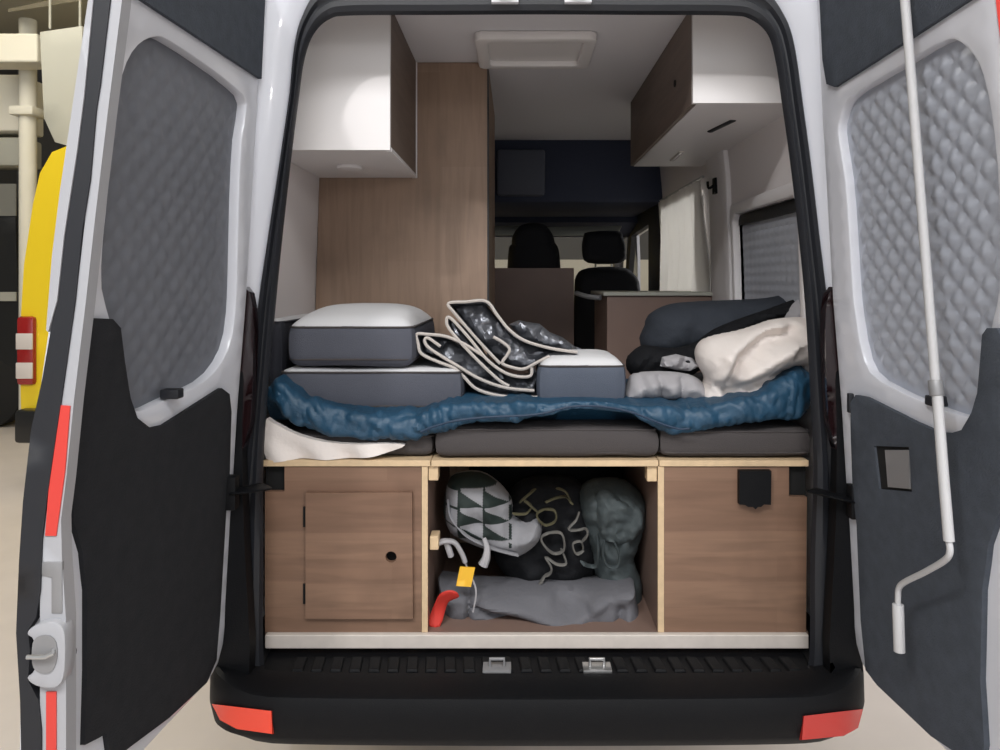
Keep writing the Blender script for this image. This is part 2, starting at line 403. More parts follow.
# window in the right side with its quilted blind
wf = obj('side_window', sheet(B(), [(.235, 1.27), (.965, 1.27), (.985, 1.29), (.985, 1.95), (.965, 1.975), (.235, 1.975), (.215, 1.95), (.215, 1.29)], [WIN], .06, lambda u, v: (WALL(v) - .03, u, v), lambda u, v: (WALL(v) + .02, u, v)), M['grey_board'], van, bevel=.008)
def blindpt(u, v, n=0):
    return (WALL(v) + .012 + n - .005 * abs(math.sin(v * 90)) ** .7 * (.6 + .4 * abs(math.sin(u * 60))), u, v)
obj('window_blind', sheet(B(), [(.255, 1.305), (.945, 1.305), (.945, 1.89), (.255, 1.89)], [], .009, blindpt, lambda u, v: (WALL(v) + .03, u, v)), M['blind'], wf)
obj('blind_cassette', sheet(B(), [(.255, 1.885), (.945, 1.885), (.945, 1.925), (.255, 1.925)], [], .05, lambda u, v: (WALL(v) - .005, u, v), lambda u, v: (WALL(v) + .03, u, v)), M['dash'], wf)
# fat lining post between window and sliding door
obj('post_cover', sheet(B(), [(1.05, 1.1), (1.345, 1.1), (1.345, 2.4), (1.05, 2.4)], [], .1, lambda u, v: (WALL(v) - .022, u, v), lambda u, v: (WALL(v) + .01, u, v)), M['grey_board'], van, bevel=.012)
p = A(727, 186, 1.2)
hk = B(); box(hk, WALL(p.z) - .034, WALL(p.z) - .02, p.y - .02, p.y + .02, p.z - .035, p.z + .035); tube(hk, catmull([(WALL(p.z) - .03, p.y, p.z + .005), (WALL(p.z) - .055, p.y, p.z - .01), (WALL(p.z) - .06, p.y, p.z + .02)], 4), .006, 8)
obj('coat_hook', hk, M['black_plastic'], van)
# bumper: profile swept round the corners
path = [(-.935, .42), (-.928, .22), (-.915, .06), (-.895, -.04), (-.85, -.105), (-.76, -.14), (-.5, -.152), (0, -.156)]
path = path + [(-x * .985, y) for x, y in path[::-1][1:]]
path = [(p.x, p.y) for p in catmull([(x, y, 0) for x, y in path], 4)]
prof = [(.0, .60), (.012, .595), (.02, .575), (.022, .50), (.012, .455), (-.01, .425), (-.06, .40), (-.12, .40), (-.12, .56)]
bm = B(); rings = []
for i, (x, y) in enumerate(path):
    a = Vector(path[max(0, i - 1)]); b = Vector(path[min(len(path) - 1, i + 1)]); d = (b - a).normalized(); n = Vector((d.y, -d.x))
    w = sstep(.72, .9, abs(x))
    rings.append([bm.verts.new((x + n.x * o, y + n.y * o, lerp(z, z - .0 if z > .45 else z + .03, w) - (.035 * (1 - w) if z > .57 else 0))) for o, z in prof])
for r0, r1 in zip(rings, rings[1:]):
    for k in range(len(prof)):
        bm.faces.new((r0[k], r0[(k + 1) % len(prof)], r1[(k + 1) % len(prof)], r1[k]))
bm.faces.new(rings[0]); bm.faces.new(rings[-1][::-1])
bumper = obj('rear_bumper', bm, M['black_plastic'], van)
st = B(); box(st, -.80, .80, -.135, .13, .50, .553)
for i in range(27):
    x = -.70 + i * .054
    hexa(st, [(x, -.02, .552), (x + .036, -.02, .552), (x + .028, .06, .552), (x - .008, .06, .552)], [(x + .004, -.016, .5615), (x + .032, -.016, .5615), (x + .025, .056, .5615), (x - .004, .056, .5615)])
box(st, -.79, .79, -.10, -.088, .552, .5595); box(st, -.79, .79, -.062, -.050, .552, .5595)
obj('step_tread', st, M['black_plastic'], bumper, smooth=False, bevel=.003)
for L, m in (([(214, 704), (272, 711), (273, 734), (238, 729), (222, 720)], 'reflector'), ([(803, 716), (861, 709), (856, 728), (842, 736), (801, 740)], 'reflector_d')):
    side = -1 if L[0][0] < 500 else 1
    CP = []
    for i in range(len(path) - 1):
        a, b = Vector(path[i]), Vector(path[i + 1]); d = (b - a).normalized(); n = Vector((d.y, -d.x))
        for k in range(8):
            q = a.lerp(b, k / 8)
            if side * q.x > .3: CP.append((q, n))
    if side > 0: CP = CP[::-1]
    pxof = lambda w: VX + (w.x - CX) * F / (w.y - CY)
    k0 = max(range(len(CP)), key=lambda k: side * pxof(CP[k][0] + CP[k][1] * .022)); CP = CP[k0:]
    def rp(u, v, off):   # wrap onto the bumper's curved corner
        for (q0, n0), (q1, n1) in zip(CP, CP[1:]):
            a, b = q0 + n0 * .0215, q1 + n1 * .0215
            pa, pb = pxof(a), pxof(b)
            if (pa - u) * (pb - u) <= 0 and abs(pa - pb) > 1e-6: break
        else: a, b, n0 = CP[0][0] + CP[0][1] * .0215, CP[0][0] + CP[0][1] * .0215, CP[0][1]; pa, pb = 0, 1
        w = a.lerp(b, max(0, min(1, (u - pa) / (pb - pa)))) + n0 * off
        return (w.x, w.y, CZ + (VY - v) / (F / (w.y - CY)))
    obj('reflector', sheet(B(), L, [], 5, lambda u, v: rp(u, v, .006), lambda u, v: rp(u, v, -.01)), M[m], bumper, smooth=True)
for px in (497, 597):
    q = A(px, 668, -.005); sb = B(); box(sb, q.x - .04, q.x + .04, -.03, .02, .553, .5645)
    tube(sb, [(q.x - .02, -.005, .563), (q.x - .02, -.005, .585), (q.x + .02, -.005, .585), (q.x + .02, -.005, .563)], .005, 8)
    obj('lower_striker', sb, M['steel'] if px > 550 else M['dull_steel'], van, bevel=.002)
for px in (505, 578):
    q = A(px, -1, -.02); sb = B(); box(sb, q.x - .038, q.x + .038, -.028, .02, q.z - .012, q.z + .03); tube(sb, [(q.x - .02, -.028, q.z + .005), (q.x - .02, -.05, q.z + .005), (q.x + .02, -.05, q.z + .005), (q.x + .02, -.028, q.z + .005)], .005, 8)
    obj('upper_striker', sb, M['steel_w'], van, bevel=.002)
# tail lamps and plastic pillar trims
for s in (-1, 1):
    L = [(.82, 1.19), (.965, 1.17), (.975, 1.40), (.955, 1.62), (.86, 1.64), (.80, 1.62), (.792, 1.45)]
    tl = obj('tail_lamp', sheet(B(), smooth2([(s * x, z) for x, z in L], 3), [], .03, lambda u, v: (u, -.056, v), lambda u, v: (u, -.02, v)), M['lamp_red'], van, bevel=.008)
    L = [(.80, .56), (.884, .56), (.89, .68), (.965, .9), (.97, 1.15), (.88, 1.17), (.848, 1.3), (.828, 1.40), (.818, 1.38), (.822, 1.2), (.81, .9)]
    obj('pillar_trim', sheet(B(), smooth2([(s * x, z) for x, z in L], 3), [], .03, lambda u, v: (u, -.057 - .012 * sstep(1.2, 1.0, v), v), lambda u, v: (u, -.02, v)), M['black_plastic'], van, bevel=.007)
# ------------------------------------------------------------------ doors
HX = table([(.55, .868), (.75, .864), (1.0, .85), (1.3, .832), (1.6, .808), (2.13, .778), (2.5, .762)])
FX = table([(.55, .928), (.9, .927), (1.08, .925), (1.27, .914), (1.44, .893), (1.62, .867), (1.75, .853), (2.16, .803), (2.5, .775)])
Y0, DW = -.06, .71
def D(side, t, z, n=0): return Vector((side * (HX(z) + (FX(z) - HX(z)) * t + n), Y0 - DW * t, z))
def dpx(side, px, py):
    """where the sight line through a pixel meets the door's inner face -> (distance from the hinge in metres, z)"""
    lo, hi = -.25, 1.3
    def f(t):
        s = F / (Y0 - DW * t - CY); z = CZ + (VY - py) / s
        return VX + (D(side, t, z).x - CX) * s - px, z
    for _ in range(50):
        m = (lo + hi) / 2
        if f(m)[0] * side < 0: lo = m
        else: hi = m
    return (m * DW, f(m)[1])
def dl(side, L): return [dpx(side, x, y) for x, y in L]
def dsheet(side, L, n0, n1, step=.04, holes=(), f=None, sm=0):
    o = L
    if sm: o = smooth2(o, sm)
    g = f or (lambda u, v: 0)
    return sheet(B(), o, list(holes), step, lambda u, v: D(side, u / DW, v, n0 + g(u, v)), lambda u, v: D(side, u / DW, v, n1))
def clampu(L, lo=0.0, hi=.71): return [(max(lo, min(hi, u)), v) for u, v in L]
door_outline = [(0, .72), (.012, .66), (.04, .62), (.09, .60), (.66, .60), (.71, .63), (.71, 1.2), (.71, 1.8), (.71, 2.46), (.66, 2.5), (.04, 2.5), (0, 2.46), (0, 1.8), (0, 1.2)]
def tri_(x):
    f = x - math.floor(x); return 1 - abs(2 * f - 1)
def qfade(H, k): return lambda u, v: qf(u, v) * k * sstep(.002, .03, bdist((u, v), [H]) if inside((u, v), [H]) else 0)
def qf(u, v): return -.010 * min(tri_((u + v) * 15.5), tri_((u - v) * 15.5)) ** .8
# left door
S = -1
holeL = smooth2(dl(S, [(133, 53), (145, 41), (158, 37), (170, 41), (205, 64), (236, 88), (247, 104), (242, 140), (239, 200), (237, 283), (233, 333), (222, 362), (203, 382), (165, 400), (140, 411), (131, 402), (120, 360), (112, 323), (103, 288), (104, 245), (107, 215), (112, 160), (115, 117), (123, 77)]), 2)
dL = obj('rear_door', dsheet(S, door_outline, 0, .04, .04, [holeL]), M['paint'], van, bevel=.006)
exp = lambda L, k: [((sum(a for a, _ in L) / len(L)) + (u - sum(a for a, _ in L) / len(L)) * k, (sum(b for _, b in L) / len(L)) + (v - sum(b for _, b in L) / len(L)) * k) for u, v in L]
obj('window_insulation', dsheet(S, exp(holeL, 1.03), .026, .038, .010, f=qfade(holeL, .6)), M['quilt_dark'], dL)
panelL = dl(S, [(82, 324), (87, 318), (108, 319), (116, 328), (120, 360), (126, 398), (133, 418), (146, 428), (160, 425), (207, 395), (218, 388), (226, 394), (228, 412), (226, 480), (223, 507), (217, 610), (213, 660), (203, 691), (165, 718), (127, 746), (106, 762), (102, 733), (94, 738), (80, 745), (82, 670), (82, 590), (78, 553), (69, 523), (68, 500), (75, 417)])
panelL = [(u, max(v, .612)) for u, v in panelL]
obj('lower_trim_panel', dsheet(S, panelL, -.010, .002, .04), M['felt_dark'], dL, bevel=.003)
obj('upper_trim_panel', dsheet(S, [(max(.006, u), min(v, 2.49)) for u, v in dl(S, [(126, -40), (262, -40), (262, 0), (258, 79), (138, 0), (122, -11)])], -.010, .002, .04), M['felt'], dL, bevel=.003)
def edge_px(L, Y0_, Y1_, name, m, par, step=.05, bev=.004): return obj(name, pxsheet(B(), L, Y0_, Y1_, step), m, par, bevel=bev)
edge_px([(113, -40), (110, 0), (100, 85), (96, 110), (90, 180), (82, 230), (75, 300), (61, 400), (48, 490), (42, 540), (40, 590), (36, 618), (28, 630), (30, 650), (28, 680), (38, 700), (41, 730), (41, 800), (22, 800), (20, 700), (16, 633), (19, 560), (23, 500), (31, 430), (42, 380), (56, 300), (62, 240), (75, 150), (83, 95), (92, 0), (95, -40)], -.79, -.772, 'door_edge_seal', M['rubber'], dL)
edge_px([(91, -40), (88, 0), (74, 95), (60, 190), (52, 255), (46, 330), (48, 332), (57, 300), (64, 235), (77, 150), (84, 95), (93, 0), (96, -40)], -.793, -.772, 'outer_skin_edge', M['paint_shaded'], dL, bev=.003)
for L in ([(57, 405), (70, 406), (65, 470), (56, 536), (45, 536), (50, 470)], [(46, 692), (56, 692), (56, 800), (46, 800)]):
    obj('red_tape', pxsheet(B(), L, -.7885, -.78), M['red_tape'], dL)
hous = [(27, 634), (34, 626), (52, 622), (63, 629), (65, 650), (63, 678), (54, 688), (36, 686), (27, 678), (34, 670), (34, 642)]
obj('latch_housing', pxsheet(B(), hous, -.80, -.77, .02, sm=3), M['paint_shaded'], dL, bevel=.004)
obj('latch_plate', pxsheet(B(), [(34, 640), (40, 636), (50, 636), (56, 643), (57, 657), (53, 670), (45, 674), (36, 671), (32, 663), (32, 648)], -.802, -.79, .02, sm=2), M['dull_steel'], dL)
q = [A(27, 657, -.812), A(45, 657, -.812), A(52, 654, -.812), A(54, 650, -.80)]
obj('latch_lever', tube(B(), q, .004, 8), M['steel'], dL)
obj('edge_slot', pxsheet(B(), [(41, 562), (62, 562), (62, 614), (51, 614), (51, 578), (41, 576)], -.788, -.78, .02), M['dull_steel'], dL, bevel=.002)
# a solid inner edge bar that carries latch, slot and tape
edge_px([(113, -40), (110, 0), (97, 110), (84, 230), (76, 300), (62, 400), (50, 480), (42, 540), (40, 600), (40, 800), (66, 800), (66, 690), (66, 620), (62, 560), (61, 520), (66, 480), (74, 400), (86, 300), (96, 210), (108, 110), (122, 0), (125, -40)], -.786, -.755, 'door_edge_bar', M['paint_shaded'], dL)
def dplug(side, px, py, r, n, name, m, par):
    u, v = dpx(side, px, py); c = D(side, u / DW, v); bm = B(); cyl(bm, c, (1, 0, 0), r, .008, 14); obj(name, bm, m, par, bevel=.002)
dplug(S, 72, 653, .011, .012, 'bump_stop', M['rubber'], dL)
dplug(S, 115, 90, .007, .012, 'screw', M['dull_steel'], dL)
u, v = dpx(S, 168, 394); c = D(S, u / DW, v); obj('cover_clip', box(B(), c.x - .012, c.x + .03, c.y - .016, c.y + .016, c.z - .010, c.z + .012), M['rubber'], dL, bevel=.003)
# right door
S = 1
holeR = smooth2(dl(S, [(838, 133), (840, 118), (845, 104), (857, 92), (907, 62), (926, 50), (947, 40), (960, 43), (973, 56), (982, 75), (990, 112), (996, 165), (999, 230), (998, 290), (992, 318), (988, 345), (983, 388), (977, 408), (970, 417), (933, 406), (880, 381), (864, 360), (856, 320), (852, 283), (849, 233), (845, 180)]), 2)
dR = obj('rear_door', dsheet(S, door_outline, 0, .04, .04, [holeR]), M['paint'], van, bevel=.006)
obj('window_insulation', dsheet(S, exp(holeR, 1.03), .024, .038, .009, f=qfade(holeR, 1.1)), M['quilt'], dR)
pocket = dl(S, [(879, 446), (914, 447), (917, 492), (884, 489)])
panelR = dl(S, [(855, 402), (860, 395), (870, 397), (920, 422), (943, 432), (957, 433), (967, 430), (977, 413), (983, 393), (986, 360), (988, 335), (993, 328), (1003, 328), (1012, 345), (1012, 420), (1013, 500), (1004, 517), (994, 545), (988, 590), (986, 680), (990, 745), (985, 775), (960, 752), (936, 739), (900, 715), (882, 698), (870, 670), (865, 620), (861, 525), (857, 490), (855, 430)])
panelR = [(min(u, .70), max(v, .612)) for u, v in panelR]
obj('lower_trim_panel', dsheet(S, panelR, -.012, .002, .04, [pocket]), M['felt'], dR, bevel=.003)
obj('upper_trim_panel', dsheet(S, [(max(.006, min(.69, u)), min(v, 2.49)) for u, v in dl(S, [(822, -40), (1000, -60), (985, -8), (973, 0), (907, 43), (838, 87), (830, 84), (826, 60), (823, 0)])], -.010, .002, .04), M['felt'], dR, bevel=.003)
hp = obj('handle_pocket', dsheet(S, exp(pocket, 1.02), -.0065, .0, .03), M['hole'], dR)
obj('handle_plate', dsheet(S, dl(S, [(889, 450), (913, 450), (914, 489), (892, 487)]), -.0105, -.003, .03), M['dull_steel'], dR, bevel=.003)
bm = B(); L = [D(S, 1, z, 0) for z in [1.9 + .6 * k / 12 for k in range(13)]]
for q in L: q.y -= .006; q.x += .012
obj('red_edge_strip', tube(bm, L, .014, 8, rb=.007, up=(0, 1, 0)), M['red_tape'], dR)
for pp in ((933, 401),): 
    u, v = dpx(S, *pp); c = D(S, u / DW, v); obj('cover_clip', box(B(), c.x - .012, c.x + .03, c.y - .014, c.y + .014, c.z - .010, c.z + .012), M['rubber'], dR, bevel=.003)
u, v = dpx(S, 853, 403); c = D(S, u / DW, v); obj('panel_clip', box(B(), c.x - .014, c.x + .01, c.y - .008, c.y + .008, c.z - .026, c.z + .026), M['rubber'], dR, bevel=.003)
# hinges and check straps
for s, d, strap, hz in ((-1, dL, [(231, 492, -.10), (246, 490, -.095), (266, 486, -.03)], [(231, 602), (231, 632)]), (1, dR, [(855, 501, -.10), (838, 497, -.095), (812, 490, -.03)], [(848, 592), (848, 632)])):
    pts = [A(*q) for q in strap]; bm = B(); tube(bm, pts, .006, 8, rb=.03, up=(0, 1, 0)); 
    e = pts[0]; box(bm, e.x - .018, e.x + .018, e.y - .02, e.y + .015, e.z - .045, e.z + .045)
    obj('check_strap', bm, M['black_plastic'], d, bevel=.003)
    h0, h1 = A(*hz[0], -.055), A(*hz[1], -.055); bm = B(); tube(bm, [h0, h1], .010, 12); h = (h0 + h1) / 2
    box(bm, h.x - .02 + s * .0, h.x + .02, h.y, h.y + .02, h.z - .02, h.z + .032)
    obj('door_hinge', bm, M['steel_w'], d, bevel=.002)
# ------------------------------------------------------------------ cab, seen through the aisle
def cabside(s):
    L = [(2.5, .6), (4.6, .6), (4.6, 1.35), (4.15, 1.55), (3.75, 2.5), (2.5, 2.53)]
    H = [(3.0, 1.35), (4.1, 1.35), (3.75, 2.02), (3.0, 2.05)]
    return sheet(B(), L, [H], .15, lambda u, v: (s * .84, u, v), lambda u, v: (s * .88, u, v))
for s in (-1, 1): obj('cab_side', cabside(s), M['dash'], van)
bm = B()
box(bm, -.84, .84, 2.47, 3.5, 2.14, 2.62)
obj('overhead_shelf', bm, M['navy'], van, bevel=.03)
bm = B(); q0, q1 = A(497, 196, 2.44), A(545, 150, 2.44); box(bm, q0.x, q1.x, 2.40, 2.48, q0.z, q1.z)
obj('shelf_locker', bm, M['navy_hi'], van, bevel=.02)
bm = B(); hexa(bm, [(-.84, 3.45, 2.1), (.84, 3.45, 2.1), (.84, 3.9, 2.02), (-.84, 3.9, 2.02)], [(-.84, 3.45, 2.5), (.84, 3.45, 2.5), (.84, 3.9, 2.4), (-.84, 3.9, 2.4)])
obj('cab_roof', bm, M['navy'], van)
for x0, x1 in ((-.75, -.06), (-.03, .66)):
    obj('sun_visor', hexa(B(), [(x0, 3.36, 1.992), (x1 + .02, 3.36, 2.0), (x1 + .02, 3.385, 2.0), (x0, 3.385, 1.992)], [(x0 - .02, 3.42, 2.06), (x1 + .06, 3.42, 2.075), (x1 + .06, 3.445, 2.075), (x0 - .02, 3.445, 2.06)]), M['gduct'], van, bevel=.008)
g = hexa(B(), [(-.80, 4.42, 1.45), (.80, 4.42, 1.45), (.80, 4.426, 1.45), (-.80, 4.426, 1.45)], [(-.74, 3.9, 2.06), (.74, 3.9, 2.06), (.74, 3.906, 2.06), (-.74, 3.906, 2.06)])
obj('windscreen', g, M['glass'], van, smooth=False)
obj('dashboard', hexa(B(), [(-.84, 3.75, .7), (.84, 3.75, .7), (.84, 4.6, .7), (-.84, 4.6, .7)], [(-.84, 3.85, 1.50), (.84, 3.85, 1.50), (.84, 4.45, 1.45), (-.84, 4.45, 1.45)]), M['dash'], van, bevel=.03)
for s in (-1, 1): obj('windscreen_pillar', tube(B(), [(s * .82, 4.44, 1.4), (s * .76, 3.88, 2.1)], .045, 8), M['grey_board'], van)
# rear view mirror style bright tab near the screen top
obj('sensor_box', bx(AX(617, 4.0), AX(627, 4.0), 3.98, 4.02, AZ(238, 4.0), AZ(232, 4.0)), M['gwhite'], van, bevel=.004)
def seat(name, label, bpx, hpx, Y, base):
    t = thing(name, label, 'seat', base, 'cab seats')
    obj('backrest', pxin(B(), bpx, Y, .03, .10, .10, .07), M['seat'], t)
    obj('headrest', pxin(B(), hpx, Y - .03, .02, .07, .06, .05), M['seat'], t)
    x = base[0]; obj('seat_cushion', softbox(x - .23, x + .23, Y + .05, Y + .6, 1.0, 1.16, .05), M['seat'], t)
    obj('pedestal', bx(x - .2, x + .2, Y + .08, Y + .55, .611, 1.005), M['dash'], t, bevel=.02)
    bm = B(); hb = [p for p in hpx]; cxp = sum(p[0] for p in hb) / len(hb); lo = max(p[1] for p in hb)
    for dx in (-8, 8): obj('headrest_post', tube(B(), [A(cxp + dx, lo - 6, Y), A(cxp + dx, lo + 12, Y)], .007, 8), M['steel'], t)
seat('cab_seat', 'black cab seat left of the other, above the brown half-height panel', [(508, 256), (512, 244), (524, 236), (545, 236), (556, 244), (560, 260), (564, 330), (568, 400), (502, 400), (505, 330)], [(515, 250), (512, 238), (520, 226), (534, 223), (546, 226), (554, 238), (552, 250), (533, 254)], 3.1, (.055, 3.1, .611))
seat('cab_seat', 'black cab seat with a free standing headrest, right of the other seat', [(574, 300), (576, 276), (588, 268), (620, 267), (634, 274), (641, 296), (645, 400), (572, 400)], [(582, 252), (583, 238), (588, 232), (618, 231), (623, 238), (626, 254), (620, 263), (588, 263)], 3.1, (.56, 3.1, .611))
# =================================================================== BUILT-IN FURNITURE
def lamp_spot(c, r, par): obj('spot_lamp', cyl(B(), c, (0, 0, 1), r, .012, 20), M['grey_board'], par, bevel=.002)
# left overhead
y0, y1 = .22, .84
zL = AZ(150, y0); xL = AX(390, y0)
t = thing('overhead_cabinet', 'white-ended overhead cabinet above the stacked cushions, beside the tall oak cupboard', 'cabinet', ((xL - .8) / 2, .5, zL), 'overhead cabinets')
obj('end_panel', sheet(B(), [(xL, zL), (xL, 2.525), (-.80, 2.525), (-.845, zL)], [], .2, lambda u, v: (u, y0, v), lambda u, v: (u, y0 + .018, v)), M['white_board'], t)
obj('base_panel', bx(-.843, xL - .016, y0 + .0185, y1, zL, zL + .018), M['grey_board'], t, smooth=False)
obj('cabinet_door', bx(xL - .016, xL, y0 + .0185, y1 - .004, zL + .012, 2.524), M['oak_d'], t, smooth=False, bevel=.0015)
obj('edge_trim', bx(xL - .016, xL + .002, y0 + .0185, y1, zL - .002, zL + .011), M['grey_board'], t, smooth=False)
obj('back_trim', bx(xL - .016, xL + .004, y1 - .012, y1, zL, 2.524), M['grey_board'], t, smooth=False)
obj('puck_lamp', cyl(B(), (-.66, .55, zL - .004), (0, 0, 1), .045, .012, 24), M['grey_board'], t, bevel=.002)
# right overhead
zR = AZ(103, y0); xR = AX(693, y0); y1r = 1.5
t = thing('overhead_cabinet', 'longer overhead cabinet on the right wall, above the black pillow and the window', 'cabinet', ((xR + .8) / 2, .8, zR), 'overhead cabinets')
obj('end_panel', sheet(B(), [(xR, zR), (xR, 2.525), (.80, 2.525), (.842, zR)], [], .2, lambda u, v: (u, y0, v), lambda u, v: (u, y0 + .018, v)), M['white_board'], t)
obj('base_panel', bx(xR + .016, .842, y0 + .0185, y1r, zR, zR + .018), M['grey_board'], t, smooth=False)
obj('cabinet_door', bx(xR, xR + .016, y0 + .0185, y1r, zR + .002, 2.524), M['oak_d'], t, smooth=False, bevel=.0015)
obj('finger_pull', cyl(B(), (xR - .001, .48, zR + .13), (1, 0, 0), .012, .006, 16), M['hole'], t)
for (ax, ay, bx_, by_) in ((710, 131, 733, 120), (672, 160, 682, 151)):
    def onb(px, py):
        s = (VY - py) / (zR - CZ); return Vector((CX + (px - VX) / s, F / s + CY, zR - .002))
    a, b = onb(ax, ay), onb(bx_, by_)
    obj('lamp_slot', tube(B(), [a, b], .012, 8, rb=.005, up=(0, 0, 1)), M['dash'] if ax > 700 else M['lens_white'], t)
# tall oak cupboard
yw = .846; xw = AX(488, yw)
t = thing('tall_cupboard', 'tall oak cupboard reaching the ceiling behind the stacked cushions', 'cupboard', (-.5, 1.2, .611))
obj('rear_panel', sheet(B(), [(xw, .62), (xw, 2.525), (-.802, 2.525), (-.845, 2.08), (-.868, 1.3), (-.868, .62)], [], .3, lambda u, v: (u, yw, v), lambda u, v: (u, yw + .018, v)), M['oak_v'], t)
obj('side_panel', bx(xw - .018, xw, yw + .0185, 1.8, .62, 2.525), M['oak_v'], t, smooth=False)
obj('edge_strip', bx(xw - .003, xw + .003, yw - .002, yw + .0183, .62, 2.524), M['dash'], t, smooth=False)
obj('front_panel', bx(-.84, xw - .0185, 1.782, 1.8, .62, 2.5), M['oak_v'], t, smooth=False)
# roof hatch
def onc(px, py, z=2.527):
    s = (VY - py) / (z - CZ); return Vector((CX + (px - VX) / s, F / s + CY, z))
a0, a1 = onc(474, 30), onc(598, 30); b0 = onc(492, 66)
t = thing('roof_hatch', 'pale roof hatch frame set in the van ceiling', 'hatch', ((a0.x + a1.x) / 2, .55, 2.527))
hx0, hx1, hy0, hy1 = a0.x, a1.x, a0.y, .84
fr = sheet(B(), rimL := [(x, y) for x, y, _ in rim(hx0, hx1, hy0, hy1, 0, .03)], [[(x, y) for x, y, _ in rim(hx0 + .045, hx1 - .045, hy0 + .045, hy1 - .045, 0, .02)]], .06, lambda u, v: (u, v, 2.495), lambda u, v: (u, v, 2.5268))
obj('hatch_frame', fr, M['white_board'], t, bevel=.008)
obj('hatch_blind', sheet(B(), [(x, y) for x, y, _ in rim(hx0 + .04, hx1 - .04, hy0 + .04, hy1 - .04, 0, .02)], [], .1, lambda u, v: (u, v, 2.515), lambda u, v: (u, v, 2.5265)), M['white_board'], t)
# brown half-height panel, kitchen block
tag(obj('half_height_panel', bx(AX(488, 2.0), AX(574, 2.0), 2.0, 2.03, .62, AZ(268, 2.0)), M['brown'], smooth=False, bevel=.003), 'brown half-height panel in front of the left cab seat', 'panel')
yk = 1.35
t = thing('kitchen_unit', 'brown kitchen unit with a pale worktop, beside the cream curtain', 'cabinet', (.6, 1.6, .611))
obj('body', bx(AX(607, yk), .845, yk, 1.9, .615, AZ(296, yk)), M['brown'], t, smooth=False, bevel=.003)
obj('worktop', bx(AX(603, yk), .85, yk - .015, 1.92, AZ(296, yk) + .001, AZ(292, yk)), M['gduct'], t, smooth=False, bevel=.003)
b = B(); tube(b, catmull([(AX(603, yk) - .005, yk + .05, 1.58), (AX(590, yk), yk + .1, 1.585), (AX(580, yk), yk + .2, 1.6)], 5), .012, 8)
obj('towel_bar', b, M['dull_steel'], t)
# curtain + rail
rail = B(); tube(rail, [(.815, 1.40, 2.15), (.815, 2.44, 2.15)], .007, 8)
tag(obj('curtain_rail', rail, M['steel'], base=(.825, 1.9, 2.15)), 'thin bright curtain rail along the right wall', 'rail')
def curt(n):
    def f(u, v):
        k = .2 + .8 * sstep(2.1, 1.55, v)
        return (WALL(v) - .036 + .030 * math.sin(u * 23 + .8 * math.sin(v * 4)) * k + .005 * math.sin(u * 61) + n, u, v)
    return f
cu = obj('curtain', sheet(B(), [(1.375, 1.2), (2.46, 1.2), (2.46, 2.0), (2.44, 2.14), (1.44, 2.14), (1.41, 2.0)], [], .022, curt(0), curt(.004)), M['curtain'])
tag(cu, 'cream curtain hanging beside the kitchen unit', 'curtain')
# =================================================================== BED BASE AND CABINETS
yc = .10
def zc(py): return AZ(py, yc)
def xc(px): return AX(px, yc)
zt = zc(460); zb = zc(466); zf = .612
spec = [('pale-edged bed board on top of the left storage cabinet', 264, 430.6), ('pale-edged bed board spanning the open bag compartment', 431.4, 658), ('pale-edged bed board on top of the right cabinet with the black flap', 659, 808)]
for lab, a, b in spec:
    tag(obj('bed_board', bx(xc(a), xc(b), yc - .006, 1.28, zb, zt), M['ply_edge'], smooth=False, bevel=.0015), lab, 'board', 'bed boards')
def pxface(bm, L, Y0_, Y1_, holes=()): return pxsheet(bm, L, Y0_, Y1_, .08, holes)
cir = lambda x, y, r, n=20: [(x + r * math.cos(2 * math.pi * k / n), y + r * math.sin(2 * math.pi * k / n)) for k in range(n)]
t = thing('storage_cabinet', 'oak storage cabinet with a door and round finger hole, left of the bags', 'cabinet', (xc(345), .6, zf), 'under-bed cabinets')
bot = VY + (CZ - zf) * F / (yc - CY)
obj('face_panel', pxface(B(), [(265, bot), (421.5, bot), (421.5, 466.6), (284.5, 466.6), (284.5, 491.5), (265, 491.5)], yc, yc + .018, [cir(391, 557, 5.6)]), M['oak'], t, smooth=False)
dr = obj('cabinet_door', pxface(B(), [(305.5, 493), (412, 492.5), (413, 619), (305.5, 619)], yc - .017, yc - .0005, [cir(391, 557, 5.6)]), M['oak'], t, smooth=False, bevel=.0015)
obj('finger_hole_shade', pxface(B(), cir(391, 557, 6.2), yc + .016, yc + .03), M['hole'], dr, smooth=False)  # black disc painted in for the dark inside the hole
for ya_ in (507, 584): obj('hinge', pxface(B(), [(303, ya_), (305.3, ya_), (305.3, ya_ + 20), (303, ya_ + 20)], yc - .006, yc - .0004), M['hole'], dr, smooth=False)
obj('side_panel', bx(xc(421.8), xc(427.8), yc + .005, 1.25, zf, zb - .001), M['brown'], t, smooth=False)
obj('panel_edge', bx(xc(421.8), xc(427.8), yc - .002, yc + .0045, zf, zb - .001), M['ply_edge'], t, smooth=False, bevel=.001)
obj('corner_block', bx(xc(428.2), xc(438), yc + .005, yc + .05, zc(481), zb - .001), M['ply_edge'], t, smooth=False, bevel=.002)
obj('corner_recess', bx(xc(264), xc(285), yc + .019, yc + .05, zc(493), zb - .001), M['hole'], t, smooth=False)
t = thing('storage_cabinet', 'oak cabinet with a black flap near its top edge, right of the bags', 'cabinet', (xc(735), .6, zf), 'under-bed cabinets')
obj('face_panel', pxface(B(), [(664.2, bot), (806, bot), (807, 497), (789, 496.5), (789, 466.6), (664.2, 466.6)], yc, yc + .018), M['oak'], t, smooth=False)
obj('side_panel', bx(xc(657.8), xc(664), yc + .005, 1.25, zf, zb - .001), M['brown'], t, smooth=False)
obj('panel_edge', bx(xc(657.8), xc(664), yc - .002, yc + .0045, zf, zb - .001), M['ply_edge'], t, smooth=False, bevel=.001)
